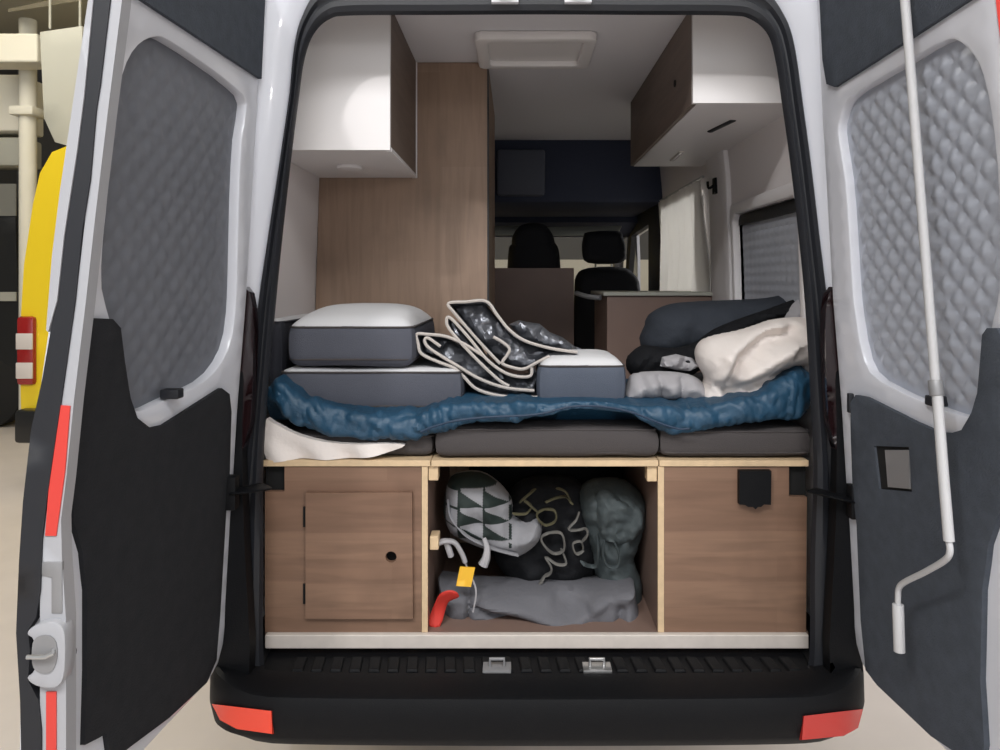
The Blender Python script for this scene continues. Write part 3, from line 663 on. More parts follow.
obj('corner_block', bx(xc(647.5), xc(657.4), yc + .005, yc + .05, zc(482), zb - .001), M['ply_edge'], t, smooth=False, bevel=.002)
obj('corner_recess', bx(xc(788), xc(808), yc + .019, yc + .05, zc(498), zb - .001), M['hole'], t, smooth=False)
obj('black_flap', pxface(B(), [(739.5, 471), (771.5, 471), (771, 505), (764, 504.5), (761, 507), (758, 507), (755.5, 509.5), (753, 507), (748, 507), (745, 505), (739.5, 504.5)], yc - .022, yc - .0005), M['black_plastic'], t, smooth=False, bevel=.002)
tag(obj('bulkhead_panel', bx(-.82, .82, 1.28, 1.298, .612, 1.12), M['brown'], smooth=False), 'dark panel closing the back of the bag compartment', 'panel')
# =================================================================== ON THE BED
# mattress cushions
mz = zt + .001
def cushion(name, lab, grp, x0, x1, y0, y1, z0, z1, ms, mt=None, r=.025, puff=.01, seed=0, side=.006, cat='cushion', piping=True, wob=.004):
    t = thing(name, lab, cat, ((x0 + x1) / 2, (y0 + y1) / 2, z0), grp)
    bm = softbox(x0, x1, y0, y1, z0, z1, r, puff, wob, 16, seed, side)
    bm.normal_update()
    if mt:
        top = bm.copy()
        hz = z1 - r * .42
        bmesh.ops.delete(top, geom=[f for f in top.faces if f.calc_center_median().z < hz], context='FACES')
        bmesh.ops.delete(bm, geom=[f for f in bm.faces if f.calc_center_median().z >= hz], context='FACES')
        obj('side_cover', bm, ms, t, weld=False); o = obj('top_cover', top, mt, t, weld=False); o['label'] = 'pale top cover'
    else: obj('cover', bm, ms, t)
    if piping:
        for zz in (z1 - r * .45, z0 + r * .7):
            L = [(x, y, zz) for x, y, _ in rim(x0 - side * .2, x1 + side * .2, y0 - side * .2, y1 + side * .2, 0, r * 1.1)]
            obj('piping', tube(B(), L, .0035, 6, True), M['foam_mid'] if ms is not M['foam_dark'] else ms, t)
    return t
Y = .115
cushion('mattress_cushion', 'grey mattress cushion under the white sheet, above the left cabinet', 'mattress cushions', xc(268), AX(432, Y), Y + .02, 1.2, mz, AZ(434, Y), M['foam_mid'], puff=0, seed=1)
cushion('mattress_cushion', 'taupe grey mattress cushion above the open bag compartment', 'mattress cushions', AX(437, Y), AX(657, Y), Y, 1.2, mz, AZ(426, Y), M['foam_mid'], puff=0, seed=2, side=.012)
cushion('mattress_cushion', 'dark grey mattress cushion above the cabinet with the black flap', 'mattress cushions', AX(661, Y), AX(810, Y), Y, 1.2, mz, AZ(428, Y), M['foam_mid'], puff=0, seed=3, side=.008)
zm = AZ(427, Y)
# white sheet hanging over the left front edge
bm = B()
L = smooth2([(AX(x, .1), AZ(y, .1)) for x, y in [(265, 421), (275, 424), (300, 436), (340, 444), (400, 444), (398, 449), (375, 456), (340, 459.2), (300, 459), (266, 459.2)]], 3)
sheet(bm, L, [], .012, lambda u, v: (u, .104 + .010 * math.sin(u * 46 + v * 30) * sstep(1.2, 1.13, v) - .004, v), lambda u, v: (u, .128, v))
tag(obj('white_sheet', bm, M['sheet']), 'white sheet corner hanging over the bed edge above the left cabinet', 'sheet')
# blue quilt across the bed front
fr_pts = [(262, 392, 396, .17), (272, 378, 408, .13), (285, 384, 424, .12), (305, 396, 433, .118), (340, 404, 441, .115), (380, 408, 445, .11), (415, 408, 443, .108), (432, 405, 436, .105), (455, 400, 429, .10), (490, 399, 424, .10), (525, 399, 422, .10), (545, 400, 418, .10), (570, 399, 410, .098), (600, 400, 409, .098), (630, 401, 416, .10), (655, 402, 429, .10), (672, 402, 437, .10), (684, 404, 439, .10), (700, 402, 436, .10), (730, 398, 430, .10), (760, 392, 427, .10), (785, 380, 424, .11), (800, 370, 420, .12), (812, 366, 414, .15)]
fp = [p for p in catmull([(x, a, b) for x, a, b, _ in fr_pts], 18)]
fy = [p.x for p in catmull([(y, 0, 0) for _, _, _, y in fr_pts], 18)]
bm = B(); rings = []
for (px, ta, ba), yq in zip(fp, fy):
    y_f = yq - .03
    zt_, zb_ = AZ(ta, y_f + .06), AZ(ba, y_f); h = max(.012, (zt_ - zb_) / 2); zm_ = (zt_ + zb_) / 2
    x = AX(px, y_f); prof = []
    for k in range(19):                               # rounded front
        a = -math.pi / 2 + math.pi * k / 18
        ca, sa = max(0, math.cos(a)) ** .7, math.copysign(abs(math.sin(a)) ** .8, math.sin(a))
        prof.append((y_f + min(h, .05) * (1 - ca), zm_ + h * sa))
    zback = max(zt_, zm + .03)
    prof += [(y_f + .09, lerp(zt_, zback, .3)), (y_f + .14, zback), (.5, zback), (.72, zback - .005), (.74, zm + .004), (.5, zm + .003), (.22, zm + .003)]
    prof.append((.16, max(zm + .002, zb_)))
    row = []
    for i, (yy, zz) in enumerate(prof):
        n_ = noise.noise(Vector((x * 13, yy * 14, zz * 16))) * .014 + (abs(noise.noise(Vector((x * 30 + zz * 18, yy * 9, zz * 22 - x * 9)))) - .3) * .016
        pk = abs(math.sin(x * 19 + 2.5 * noise.noise(Vector((x * 4, zz * 9, 0))))) ** .45
        w = 1 if i < 22 else .0
        d = Vector((0, (yy - (y_f + .06)), zz - zm_)); d = d.normalized() if d.length > 1e-6 else d
        q = Vector((x, yy, zz)) + d * (n_ - (1 - pk) * .008) * w
        row.append(bm.verts.new(q))
    rings.append(row)
for r0, r1 in zip(rings, rings[1:]):
    m = len(r0)
    for k in range(m): bm.faces.new((r0[k], r0[(k + 1) % m], r1[(k + 1) % m], r1[k]))
bm.faces.new(rings[0]); bm.faces.new(rings[-1][::-1])
quilt = thing('blue_quilt', 'crumpled blue quilt lying along the front of the bed', 'quilt', (0, .4, zm))
obj('quilt_cover', bm, M['blue'], quilt)
# pale seam piping on its front edge
L = [A(px, lerp(ta, ba, .72), yq - .042) for (px, ta, ba), yq in zip(fp, fy) if 420 < px < 690]
obj('edge_seam', tube(B(), L, .0035, 6), M['blue_dark'], quilt)
zq = zm + .032
# cushions stacked left
g = 'cushions stacked on the left of the bed'
Yc = .19
zlo0, zlo1 = zq + .001, AZ(369, Yc)
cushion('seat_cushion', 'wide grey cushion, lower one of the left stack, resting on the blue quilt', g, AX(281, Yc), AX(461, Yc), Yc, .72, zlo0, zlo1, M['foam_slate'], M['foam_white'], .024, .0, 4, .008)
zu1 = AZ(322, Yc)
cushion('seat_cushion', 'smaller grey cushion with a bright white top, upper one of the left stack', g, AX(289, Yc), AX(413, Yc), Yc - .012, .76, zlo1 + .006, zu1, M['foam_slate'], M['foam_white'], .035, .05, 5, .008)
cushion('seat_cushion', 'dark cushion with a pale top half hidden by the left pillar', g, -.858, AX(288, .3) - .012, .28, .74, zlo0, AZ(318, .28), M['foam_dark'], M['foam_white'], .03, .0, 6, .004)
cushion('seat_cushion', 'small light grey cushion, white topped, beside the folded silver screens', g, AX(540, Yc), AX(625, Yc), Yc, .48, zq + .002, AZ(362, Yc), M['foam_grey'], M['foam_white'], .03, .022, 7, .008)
# folded silver screens: thick ribbons lying front to back
def ribbon(bm, L, ya, yb, th, jit=0, ny=9):
    L = catmull([(A(x, y, ya).x, 0, A(x, y, ya).z) for x, y in L], 5); n = len(L); rows = []
    for j in range(ny):
        yy = lerp(ya, yb, j / (ny - 1)); r = []
        for i, p in enumerate(L):
            d = (L[min(n - 1, i + 1)] - L[max(0, i - 1)]).normalized(); nn = Vector((-d.z, 0, d.x))
            q = Vector((p.x, yy, p.z)); q += nn * noise.noise(Vector((p.x * 14, yy * 10, p.z * 14))) * .012 * (j / (ny - 1))
            q.x += .03 * (j / (ny - 1)) * 0 + jit * (j / (ny - 1)); q.z -= .035 * (j / (ny - 1)) * sstep(zq + .02, zq + .12, p.z)
            r.append((bm.verts.new(q + nn * th / 2), bm.verts.new(q - nn * th / 2)))
        rows.append(r)
    for j in range(ny - 1):
        for i in range(n - 1):
            for k in (0, 1): bm.faces.new((rows[j][i][k], rows[j][i + 1][k], rows[j + 1][i + 1][k], rows[j + 1][i][k]))
        for i in (0, n - 1): bm.faces.new((rows[j][i][0], rows[j][i][1], rows[j + 1][i][1], rows[j + 1][i][0]))
    for j in (0, ny - 1):
        for i in range(n - 1): bm.faces.new((rows[j][i][0], rows[j][i][1], rows[j][i + 1][1], rows[j][i + 1][0]))
    return [Vector((p.x, ya - .002, p.z)) for p in L]
def screen(lab, folds, ya, yb, lo, fills=()):
    c = A(folds[0][0][0], lo, ya); t = thing('insulated_screen', lab, 'window screen', (c.x, (ya + yb) / 2, zq), 'folded silver window screens')
    b = B(); tr = B()
    for L in folds:
        e = ribbon(b, L, ya, yb, .010); tube(tr, e, .0052, 6)
    obj('screen_fabric', b, M['silver'], t)
    for k, (L, Yf) in enumerate(fills): obj('fold_panel', pxin(B(), L, Yf, .010, .035, .06, .03, sm=0, wob=.035, wscale=20, seed=k * 3 + lo), M['silver'], t)
    o = obj('edge_binding', tr, M['trim_w'], t); o['label'] = 'pale edge binding'
def Z2(L): return [(400 + x / 3.946, 280 + y / 3.946) for x, y in L]
screen('silver insulated window screen, upper fold of the folded pair, peaked at its top', [
    Z2([(395, 330), (310, 240), (215, 130), (192, 92), (260, 86), (340, 84), (385, 140), (430, 195), (490, 238), (590, 268), (700, 285)]),
    Z2([(368, 224), (405, 245), (432, 272), (420, 300), (404, 328), (445, 345), (490, 350), (540, 325), (590, 300)])], .24, .55, 370, [
    (Z2([(200, 98), (335, 92), (420, 195), (475, 238), (590, 275), (690, 290), (570, 322), (500, 348), (445, 342), (400, 325), (310, 235)]), .33),
    (Z2([(430, 175), (470, 158), (500, 165), (550, 172), (590, 205), (640, 225), (690, 262), (715, 270), (700, 284), (590, 266), (490, 236)]), .42)])
screen('silver insulated window screen, lower flatter fold lying on the blue quilt', [
    Z2([(330, 300), (250, 250), (180, 222), (110, 214), (66, 214), (72, 250), (85, 290), (150, 322), (215, 348), (255, 385), (300, 428), (370, 452), (450, 462), (560, 462)]),
    Z2([(430, 418), (385, 390), (290, 300), (200, 200), (184, 160), (200, 150), (270, 225), (350, 320), (430, 372), (510, 380), (520, 345)]),
    Z2([(160, 262), (110, 228), (98, 244), (125, 275), (230, 340), (320, 392), (420, 425), (530, 436)])], .215, .50, 398, [
    (Z2([(75, 222), (180, 228), (330, 305), (395, 335), (430, 375), (515, 385), (530, 345), (548, 380), (540, 430), (560, 458), (450, 458), (370, 448), (305, 425), (255, 380), (215, 343), (90, 285)]), .30),
    (Z2([(190, 155), (205, 150), (270, 228), (350, 322), (400, 350), (430, 415), (380, 385), (290, 300), (205, 205)]), .28)])
# pillows to the right
tag(obj('dark_pillow', pxin(B(), [(640, 340), (646, 322), (652, 312), (670, 304), (700, 301), (730, 300), (765, 298), (792, 293), (806, 296), (808, 318), (800, 345), (750, 356), (700, 358), (662, 358), (645, 352)], .55, .014, .13, .18, .11, wob=.03, wscale=9, seed=3), M['dark_cloth']), 'charcoal pillow lying behind the white crumpled sheet', 'pillow')
bm = B()
tag(obj('black_jacket', pxin(B(), [(626, 360), (634, 350), (645, 345), (672, 348), (695, 342), (712, 330), (735, 320), (770, 308), (800, 298), (808, 306), (790, 316), (750, 328), (718, 345), (704, 366), (688, 376), (650, 377), (630, 374)], .40, .012, .07, .1, .06, wob=.03, wscale=16, seed=8), M['black_cloth']), 'black garment crumpled between the charcoal pillow and the grey white pillow', 'garment')
gpf = foldfn(.27, (600, 270), 3.75, [([(150, 390), (165, 480)], 3.5, .02), ([(215, 400), (225, 480)], 3.5, .025), ([(300, 400), (290, 480)], 3, .02), ([(110, 405), (250, 400), (380, 420)], 3.5, .012)])
L = smooth2([(A(x, y, .27).x, A(x, y, .27).z) for x, y in [(623, 397), (627, 385), (634, 374), (660, 371), (688, 374), (702, 382), (708, 396), (704, 401), (660, 400), (630, 400)]], 3)
tag(obj('grey_pillow', inflate(B(), L, .007, lambda u, v, d: (u, .27 + d + (gpf(u, v) if d < 0 else 0), v), .08, .12, .06, wob=.02, wscale=18, seed=5), M['sheet_grey']), 'puffy grey white pillow between the small cushion and the white sheet', 'pillow')
tag(obj('pale_cloth', pxin(B(), [(660, 366), (662, 357), (676, 354), (692, 358), (700, 366), (690, 371), (676, 370)], .33, .008, .03, .05, .02, sm=1, wob=.03, wscale=26, seed=12), M['sheet_grey']), 'small folded pale cloth on the black garment', 'cloth')
duvf = foldfn(.24, (600, 270), 3.75, [([(470, 405), (500, 320), (600, 250), (690, 235)], 7, .055), ([(430, 400), (455, 310), (560, 235), (640, 205)], 9, -.03), ([(500, 400), (600, 335), (740, 262)], 8, -.04), ([(470, 440), (600, 395), (690, 385)], 6, .035), ([(400, 400), (380, 470)], 5, -.02), ([(430, 420), (470, 470)], 4, .025), ([(560, 450), (640, 440)], 5, -.02), ([(700, 300), (770, 240)], 6, .03)])
def crump(u, v, d, Y=.24):
    w = .022 * noise.noise(Vector((u * 7 + 2, v * 11, 1))) + .016 * (abs(noise.noise(Vector((u * 20 - v * 12, v * 26 + u * 14, 9)))) - .25) + duvf(u, v)
    return (u, Y + d + (w if d < 0 else 0), v)
L = smooth2([(A(x, y, .24).x, A(x, y, .24).z) for x, y in [(697, 352), (703, 341), (716, 335), (740, 330), (760, 324), (775, 319), (800, 317), (816, 320), (822, 350), (816, 372), (800, 366), (784, 374), (780, 388), (762, 394), (735, 398), (722, 404), (704, 403), (701, 392), (706, 380), (699, 366)]], 4)
tag(obj('white_duvet', inflate(B(), L, .007, crump, .10, .16, .09), M['sheet']), 'crumpled white bedding heaped at the right end of the bed', 'bedding')
tag(obj('grey_stuff_sack', pxin(B(), [(786, 322), (790, 308), (800, 298), (812, 300), (816, 322)], .36, .012, .04, .05, .03, wob=.01, seed=2), M['sheet_grey']), 'pale grey cloth behind the white bedding, by the right door pillar', 'cloth')
# =================================================================== BAGS IN THE OPEN BAY
Yb = .30
tri = lambda x, y: (1 if (472 < y < 538 and x < 511 and ((x - 444) % 22) / 22 < (1 - ((y - 472) % 17) / 17) * (1 if int((x - 444) // 22) % 2 else .9) and ((y - 478) // 17) >= 0 and ((x - 444) % 22) > 2) else 0)
def totemi(u, v):
    s = F / (Yb - CY); px = VX + (u - CX) * s; py = VY - (v - CZ) * s
    if py < 482: return 1
    if px < 447: return 1
    if py < 532 - (px - 450) * -.12 and px < 512:
        if abs(px - 461) < 1.2 or abs(px - 485) < 1.2: return 1
        cx = (px - 461) % 24 / 24; ry = (py - 482) / 16.5; fr_ = ry - math.floor(ry)
        if px < 461: return 1 if fr_ < .12 else 0
        return 1 if fr_ > cx * .85 + .12 else 0
    return 0
t = thing('patterned_bag', 'pale grey bag with dark green triangle print, top left of the bag compartment', 'bag', tuple(A(480, 545, Yb)), 'bags in the open compartment')
obj('bag_body', pxin(B(), [(444, 500), (447, 484), (455, 474), (480, 472), (500, 484), (512, 500), (513, 515), (525, 520), (538, 517), (542, 530), (536, 543), (520, 554), (505, 552), (480, 545), (462, 538), (450, 530), (444, 515)], Yb, .0045, .09, .10, .07, wob=.03, wscale=10, seed=4, mi=totemi), [M['bag_pale'], M['bag_green']], t)
o = obj('bag_strap', tube(B(), catmull([A(448, 500, .235), A(450, 515, .215), A(458, 527, .2), A(470, 538, .2), A(495, 549, .21), A(518, 555, .22)], 6), .004, 8, rb=.014, up=(0, 1, 0)), M['bag_pale'], t)
# straps with buckle and tag hanging off the wooden peg
t = thing('hanging_straps', 'white straps tied to the wooden peg, holding a yellow tag', 'strap', tuple(A(450, 543, .2)))
bm = B(); tube(bm, catmull([A(438, 543, .15), A(446, 541, .16), A(455, 543, .17), A(462, 554, .17), (A(465, 562, .17))], 5), .014, 8, rb=.008)
tube(bm, catmull([A(446, 541, .17), A(449, 550, .17), A(451, 556, .175)], 5), .010, 8)
tube(bm, catmull([A(484, 538, .19), A(487, 548, .18), A(486, 558, .17), A(483, 565, .17)], 5), lambda q: .006 + .010 * q, 8)
tube(bm, catmull([A(462, 554, .17), A(468, 570, .17), A(476, 590, .16), A(473, 612, .16)], 5), .003, 6)
obj('webbing', bm, M['sheet_grey'], t)
o = obj('yellow_tag', pxsheet(B(), [(460, 567), (475, 568), (471, 587), (456, 586)], .155, .162, .02), M['yellow_tag'], t); o['label'] = 'yellow tag'
tag(obj('wooden_peg', bx(xc(429), xc(438), .115, .17, zc(552), zc(538)), M['ply_edge'], smooth=False, bevel=.003), 'small pale wooden peg on the left side of the bag compartment', 'peg')
# long grey bag at the bottom
lowf = foldfn(.27, (420, 450), 3.75, [([(520, 525), (605, 550)], 8, .035), ([(600, 570), (690, 510), (790, 495)], 7, -.03), ([(210, 555), (350, 595), (560, 655)], 4, .03), ([(260, 530), (420, 570), (580, 620)], 8, -.025), ([(740, 560), (735, 640)], 5, .03), ([(760, 620), (810, 650)], 6, -.03), ([(190, 510), (185, 620)], 2.5, .025)])
bm = B()
def lowbag(u, v, d, Y=.27):
    w = .02 * noise.noise(Vector((u * 7, v * 15, 2))) + lowf(u, v)
    return (u, Y + d + (w if d < 0 else 0), v)
L = smooth2([(A(x, y, .27).x, A(x, y, .27).z) for x, y in [(438, 578), (448, 578), (475, 582), (520, 583), (560, 583), (600, 582), (630, 579), (634, 586), (636, 600), (641, 620), (630, 624), (580, 624), (520, 620), (470, 617), (450, 615), (442, 602)]], 3)
tag(obj('long_grey_bag', inflate(bm, L, .009, lowbag, .10, .14, .06), M['bag_grey']), 'long pale grey bag lying on the floor of the bag compartment', 'bag', 'bags in the open compartment')
# red strap
def redp(u, v, d): return (u, .13 + d + .02 * math.sin((v - .6) * 30), v)
L = smooth2([(A(x, y, .14).x, A(x, y, .14).z) for x, y in [(440, 592), (449, 587), (457, 589), (459, 596), (450, 601), (446, 608), (440, 626), (428, 624.5), (431, 613), (435, 603)]], 3)
tag(obj('red_strap', inflate(B(), L, .006, redp, .006, .006, .01), M['red_web']), 'red webbing strap at the lower left of the bag compartment', 'strap')
# black rucksack with pale cords
t = thing('black_rucksack', 'black rucksack with tangled pale straps in the middle of the bag compartment', 'bag', tuple(A(560, 600, .34)), 'bags in the open compartment')
obj('bag_body', pxin(B(), [(505, 500), (520, 482), (550, 476), (580, 482), (592, 510), (596, 550), (590, 582), (560, 590), (520, 584), (495, 560), (498, 530)], .42, .012, .12, .15, .09, wob=.05, wscale=9, seed=6), M['black_cloth'], t)
def Z4(L): return [(420 + x / 3.75, 450 + y / 3.75) for x, y in L]
for L, m, r, cl in (
        (Z4([(455, 330), (488, 310), (532, 316), (540, 372), (505, 388), (472, 366)]), 'cord', .0065, True),
        (Z4([(530, 372), (548, 425), (512, 428), (472, 402), (492, 440), (488, 462), (466, 474), (453, 500)]), 'cord', .0065, False),
        (Z4([(597, 232), (586, 262), (558, 296), (590, 300), (620, 296), (628, 318), (608, 342)]), 'cord', .006, False),
        (Z4([(574, 352), (603, 344), (611, 376), (584, 388)]), 'cord', .0055, True),
        (Z4([(378, 192), (402, 172), (428, 148)]), 'cord_olive', .006, False),
        (Z4([(352, 240), (398, 238), (417, 210), (392, 190), (440, 232)]), 'cord_olive', .006, False),
        (Z4([(470, 197), (510, 180), (548, 176), (568, 200)]), 'cord_olive', .006, False), (Z4([(515, 143), (545, 156), (562, 186)]), 'cord_olive', .0055, False),
        (Z4([(440, 240), (468, 222), (505, 230), (508, 264), (474, 282), (446, 264)]), 'cord_olive', .006, True),
        (Z4([(610, 425), (635, 434), (660, 430), (668, 380), (664, 322)]), 'bag_dark', .008, False)):
    pts = catmull([A(x, y, .27 + .018 * math.sin(i * 2.1 + len(L))) for i, (x, y) in enumerate(L)], 6, cl)
    obj('strap', tube(B(), pts, r * .55, 8, cl, rb=r * 1.7, up=(0, 1, 0)), M[m], t)
# dark bag on the right
t = thing('dark_bag', 'dark grey green bag with a carry loop on the right of the bag compartment', 'bag', tuple(A(615, 610, .34)), 'bags in the open compartment')
obj('bag_body', pxin(B(), [(578, 505), (582, 488), (600, 480), (628, 482), (644, 498), (646, 520), (640, 540), (634, 560), (642, 585), (636, 612), (600, 612), (596, 580), (590, 550), (584, 530)], .36, .009, .09, .14, .07, wob=.04, wscale=11, seed=9), M['bag_dark'], t)
obj('front_pocket', pxin(B(), [(596, 496), (606, 490), (622, 500), (640, 508), (644, 522), (636, 538), (618, 544), (602, 538), (597, 520)], .265, .008, .03, .03, .03, wob=.03, wscale=18, seed=11), M['bag_dark'], t)
obj('carry_loop', tube(B(), catmull([A(604, 540, .25), A(603, 556, .245), A(608, 566, .245), A(617, 566, .245), A(619, 555, .245), A(614, 542, .25)], 6), .004, 8, rb=.012, up=(0, 1, 0)), M['bag_dark'], t)
# added dark bulk, standing in for the shade at the back of the bay
tag(obj('bay_shade_bulk', softbox(-.25, .33, .62, 1.2, .613, 1.06, .12, .02, .03, 14, 4), M['black_cloth']), 'added black bulk for the shade at the back of the compartment, behind the bags', 'bag', 'bags in the open compartment')
# =================================================================== AWNING CRANK on the right door
def dep(px, py, X):                      # distance at which the sight line reaches a given X
    s = (px - VX) / (X - CX); Yd = F / s + CY
    return A(px, py, Yd)
t = thing('awning_crank', 'long white awning crank hanging down the inside of the right door', 'crank', tuple(dep(898, 652, .80)))
up_ = [dep(902, -40, .735), dep(905, 0, .745), dep(921, 200, .775), dep(936, 388, .80)]
obj('upper_rod', tube(B(), catmull(up_, 6), .0095, 12), M['rod'], t)
obj('collar', tube(B(), [dep(935, 380, .80), dep(937, 396, .80)], .014, 12), M['dull_steel'], t, bevel=.002)
obj('lower_rod', tube(B(), [dep(937, 390, .80), dep(943, 470, .805), dep(949, 541, .81)], .0105, 12), M['rod'], t)
obj('crank_arm', tube(B(), catmull([dep(948, 538, .81), dep(950, 551, .81), dep(945, 560, .81), dep(925, 572, .81), dep(905, 582, .808), dep(899, 588, .807), dep(898, 598, .807), dep(898, 612, .807)], 5), .0065, 12), M['rod'], t)
obj('crank_grip', tube(B(), [dep(898, 604, .807), dep(899.5, 652, .807)], .0125, 14), M['rod'], t, bevel=.002)
# =================================================================== BACKGROUND at the far left
Yv = 4.0
t = thing('yellow_van', 'yellow high-roofed van parked behind the left open door', 'van', (-2.9, 6, 0))
def yv(px, py): return A(px, py, Yv)
zr = yv(0, 140).z
Lz = [(.62, 21), (1.0, 20), (1.4, 21), (1.8, 24), (2.3, 33), (2.55, 40), (2.72, 52)]
left = [(AX(px, Yv), z) for z, px in Lz]; xm = left[0][0] + 1.0
outl = left + [(xm - .5, 2.82), (xm + .5, 2.82)] + [(2 * xm - x, z) for x, z in left[::-1]]
obj('body', sheet(B(), outl, [], .25, lambda u, v: (u, Yv, v), lambda u, v: (u, Yv + 4.6, v)), M['yellow'], t, bevel=.05)
obj('rear_door_gap', bx(xm - .006, xm + .006, Yv - .01, Yv, .7, 2.5), M['hole'], t, smooth=False)
obj('rear_window', sheet(B(), [(xm - .7, 1.7), (xm + .7, 1.7), (xm + .62, 2.35), (xm - .62, 2.35)], [], .2, lambda u, v: (u, Yv - .012, v), lambda u, v: (u, Yv, v)), M['dark_car'], t)
for s in (0, 1):
    f = (lambda x: x) if s == 0 else (lambda x: 2 * xm - x)
    x0, x1 = sorted((f(AX(19.5, Yv)), f(AX(37, Yv))))
    tl = obj('tail_lamp', bx(x0, x1, Yv - .05, Yv + .02, AZ(385, Yv), AZ(316, Yv)), M['lens_red'], t, bevel=.03)
    for (a, b) in ((349, 333), (378, 362)):
        obj('clear_lens', bx(x0 + .004, x1 - .004, Yv - .056, Yv - .04, AZ(a, Yv), AZ(b, Yv)), M['lens_white'], tl, bevel=.006)
obj('bumper', bx(AX(23, Yv), 2 * xm - AX(23, Yv), Yv - .12, Yv + .02, .36, .63), M['dark_car'], t, bevel=.03)
for x in (left[0][0] + .14, 2 * xm - left[0][0] - .14):
    for y in (Yv + .9, Yv + 3.9): obj('wheel', cyl(B(), (x, y, .34), (1, 0, 0), .34, .2, 28), M['tyre'], t, bevel=.02)
    pass
Yd = 6.4
t = thing('dark_van', 'dark vehicle with a grey upper band at the far left edge', 'van', (-6.9, 7.5, 0))
x1 = AX(17, Yd)
obj('body', sheet(B(), [(x1 - 2, .45), (x1, .45), (x1 + .02, 1.2), (x1 - .02, 2.45), (x1 - .15, 2.62), (x1 - 1.8, 2.62), (x1 - 2, 2.4)], [], .3, lambda u, v: (u, Yd, v), lambda u, v: (u, Yd + 3, v)), M['dark_car'], t, bevel=.04)
obj('pale_stripe', bx(x1 - 1.9, x1 - .0, Yd - .02, Yd, AZ(301, Yd), AZ(292, Yd)), M['gduct'], t, smooth=False)
obj('grey_band', bx(x1 - 1.9, x1 - .0, Yd - .02, Yd, AZ(216, Yd), AZ(184, Yd)), M['grey_car'], t, smooth=False)
obj('wheel', cyl(B(), (x1 - .35, Yd + .1, .4), (0, 1, 0), .4, .22, 28), M['tyre'], t, bevel=.02)
obj('wheel', cyl(B(), (x1 - 1.6, Yd + .1, .4), (0, 1, 0), .4, .22, 28), M['tyre'], t, bevel=.02)
Yp = 6.0
t = thing('support_column', 'white column beside the yellow van, at the far left', 'column', (AX(28, Yp), Yp, 0))
obj('shaft', cyl(B(), (AX(28, Yp), Yp, 2.25), (0, 0, 1), .085, 4.5, 20), M['gwhite'], t)
obj('capital', bx(AX(28, Yp) - .13, AX(28, Yp) + .13, Yp - .13, Yp + .13, AZ(117, Yp), AZ(108, Yp)), M['gwhite'], t, bevel=.02)
tag(obj('wall_unit', bx(AX(-30, 6.2), AX(22, 6.2), 6.2, 6.6, AZ(131, 6.2), AZ(74, 6.2)), M['gwhite'], bevel=.03), 'white box unit left of the white column', 'unit')
tag(obj('low_duct', bx(AX(-30, 6.2), AX(20, 6.2), 6.25, 6.6, AZ(165, 6.2), AZ(136, 6.2)), M['gduct'], bevel=.03), 'grey duct under the white box unit, far left', 'duct')
tag(obj('white_beam', bx(AX(-30, 5.6), AX(37, 5.6), 5.6, 5.9, AZ(62, 5.6), AZ(33, 5.6)), M['gwhite'], smooth=False, bevel=.02), 'white horizontal beam under the ceiling, far left', 'beam')
gd = thing('grey_duct', 'large grey duct behind the top of the left door', 'duct', (AX(62, 5.0), 5.4, 3.5))
for x_ in (50, 80): obj('hanger_rod', cyl(B(), (AX(x_, 5.4), 5.4, 4.7), (0, 0, 1), .012, 1.0, 8), M['gduct'], gd)
(obj('duct_body', sheet(B(), [(AX(x, 5.0), AZ(y, 5.0)) for x, y in [(40, 32), (82, 26), (82, 150), (55, 142), (44, 118)]], [], .2, lambda u, v: (u, 5.0, v), lambda u, v: (u, 5.9, v)), M['gduct'], gd, bevel=.05))
tag(obj('ceiling_beam', hexa(B(), [A(8, 12, 5.5), A(78, 1, 5.5), A(78, 1, 5.9), A(8, 12, 5.9)], [A(8, 9, 5.5), A(78, -6, 5.5), A(78, -6, 5.9), A(8, 9, 5.9)]), M['gbeam'], smooth=False), 'thin brown ceiling beam above the grey duct', 'beam')
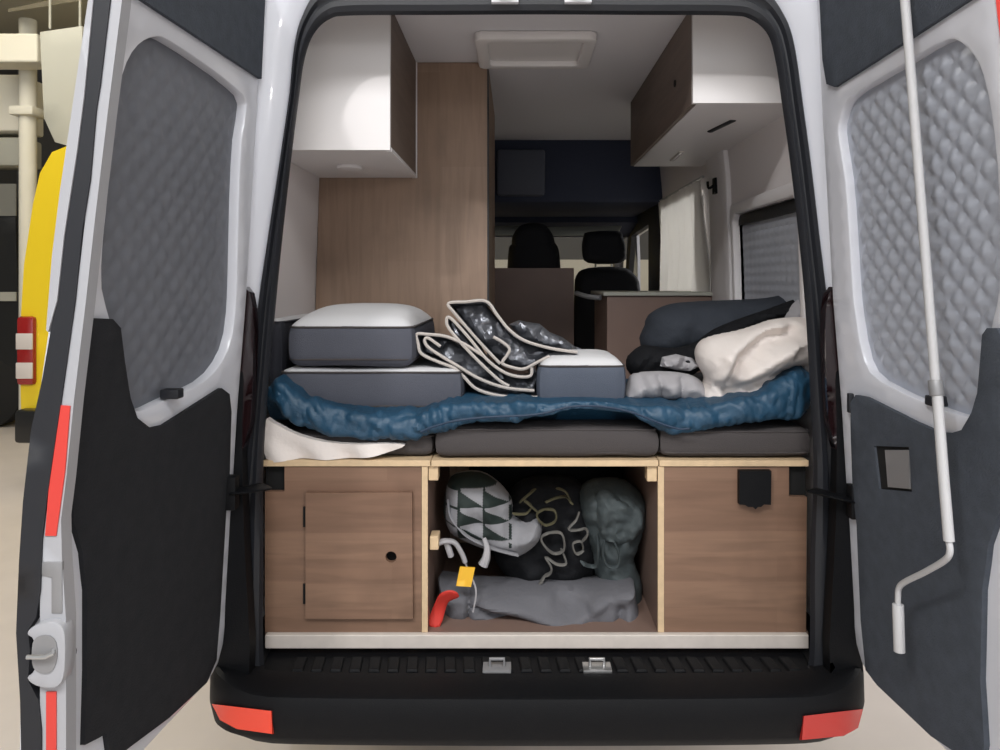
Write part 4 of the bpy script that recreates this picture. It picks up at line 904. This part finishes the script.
# =================================================================== LIGHT
def area(name, loc, tgt, sx, sy, e, col=(1, 1, 1)):
    d = bpy.data.lights.new(name, 'AREA'); d.shape = 'RECTANGLE'; d.size = sx; d.size_y = sy; d.energy = e; d.color = col
    o = bpy.data.objects.new(name, d); COL.objects.link(o); o.location = loc
    o.rotation_euler = (Vector(tgt) - Vector(loc)).to_track_quat('-Z', 'Y').to_euler(); return o
area('garage_lamp', (-1.48, -3.0, 4.05), (.2, .5, 1.3), .14, .14, 45, (1, .98, .97))
area('garage_lamp', (2.1, -3.0, 2.65), (-.2, .5, 1.4), .14, .14, 14, (1, .98, .97))
area('ceiling_strip', (-4.6, 3.0, 5.1), (-4.6, 3.0, 0), 3, 3, 150, (1, .95, .87))
area('ceiling_strip', (4.2, 2.0, 5.1), (4.2, 2.0, 0), 3, 3, 100, (1, .95, .9))
area('ceiling_strip', (0, 7.5, 5.1), (0, 7.5, 0), 3, 2, 22, (1, .95, .9))
area('ceiling_strip', (0, -4.2, 5.1), (0, -3.6, 0), 5, 2, 420, (.97, .98, 1))
area('curtain_fill', (5.5, 2.0, 2.6), (0, 1.9, 1.8), 1.2, 1.2, 55, (1, .99, .97))  # unseen fill light added outside the van to brighten the curtain
area('camera_side_fill', (0, -8.5, 2.6), (0, 0, 1.9), 9, 4.5, 135, (.95, .97, 1))  # large unseen fill light added behind the camera
bpy.data.objects['curtain_fill'].data.spread = math.radians(70)
area('ceiling_fill', (-4.8, 4.6, 4.5), (-4.8, 4.6, 6), 1.5, .4, 45, (1, .95, .82))  # unseen upward fill added to brighten the garage ceiling
w = bpy.data.worlds.new('ambient_fill'); bpy.context.scene.world = w; w.use_nodes = True  # even ambient world light, added as fill
w.node_tree.nodes['Background'].inputs[0].default_value = (.93, .96, 1, 1); w.node_tree.nodes['Background'].inputs[1].default_value = .55
# =================================================================== CAMERA
cam = bpy.data.cameras.new('camera'); co = bpy.data.objects.new('camera', cam); COL.objects.link(co)
co.location = (CX, CY, CZ); co.rotation_euler = (math.pi / 2, 0, 0)
cam.sensor_width = 36; cam.lens = 36 * F / 1000; cam.shift_x = (500 - VX) / 1000; cam.shift_y = (VY - 375) / 1000; cam.clip_start = .05
sc = bpy.context.scene; sc.camera = co
sc.view_settings.view_transform = 'Standard'; sc.view_settings.look = 'None'; sc.view_settings.gamma = 1; sc.view_settings.use_curve_mapping = False
sc.view_settings.exposure = -.22
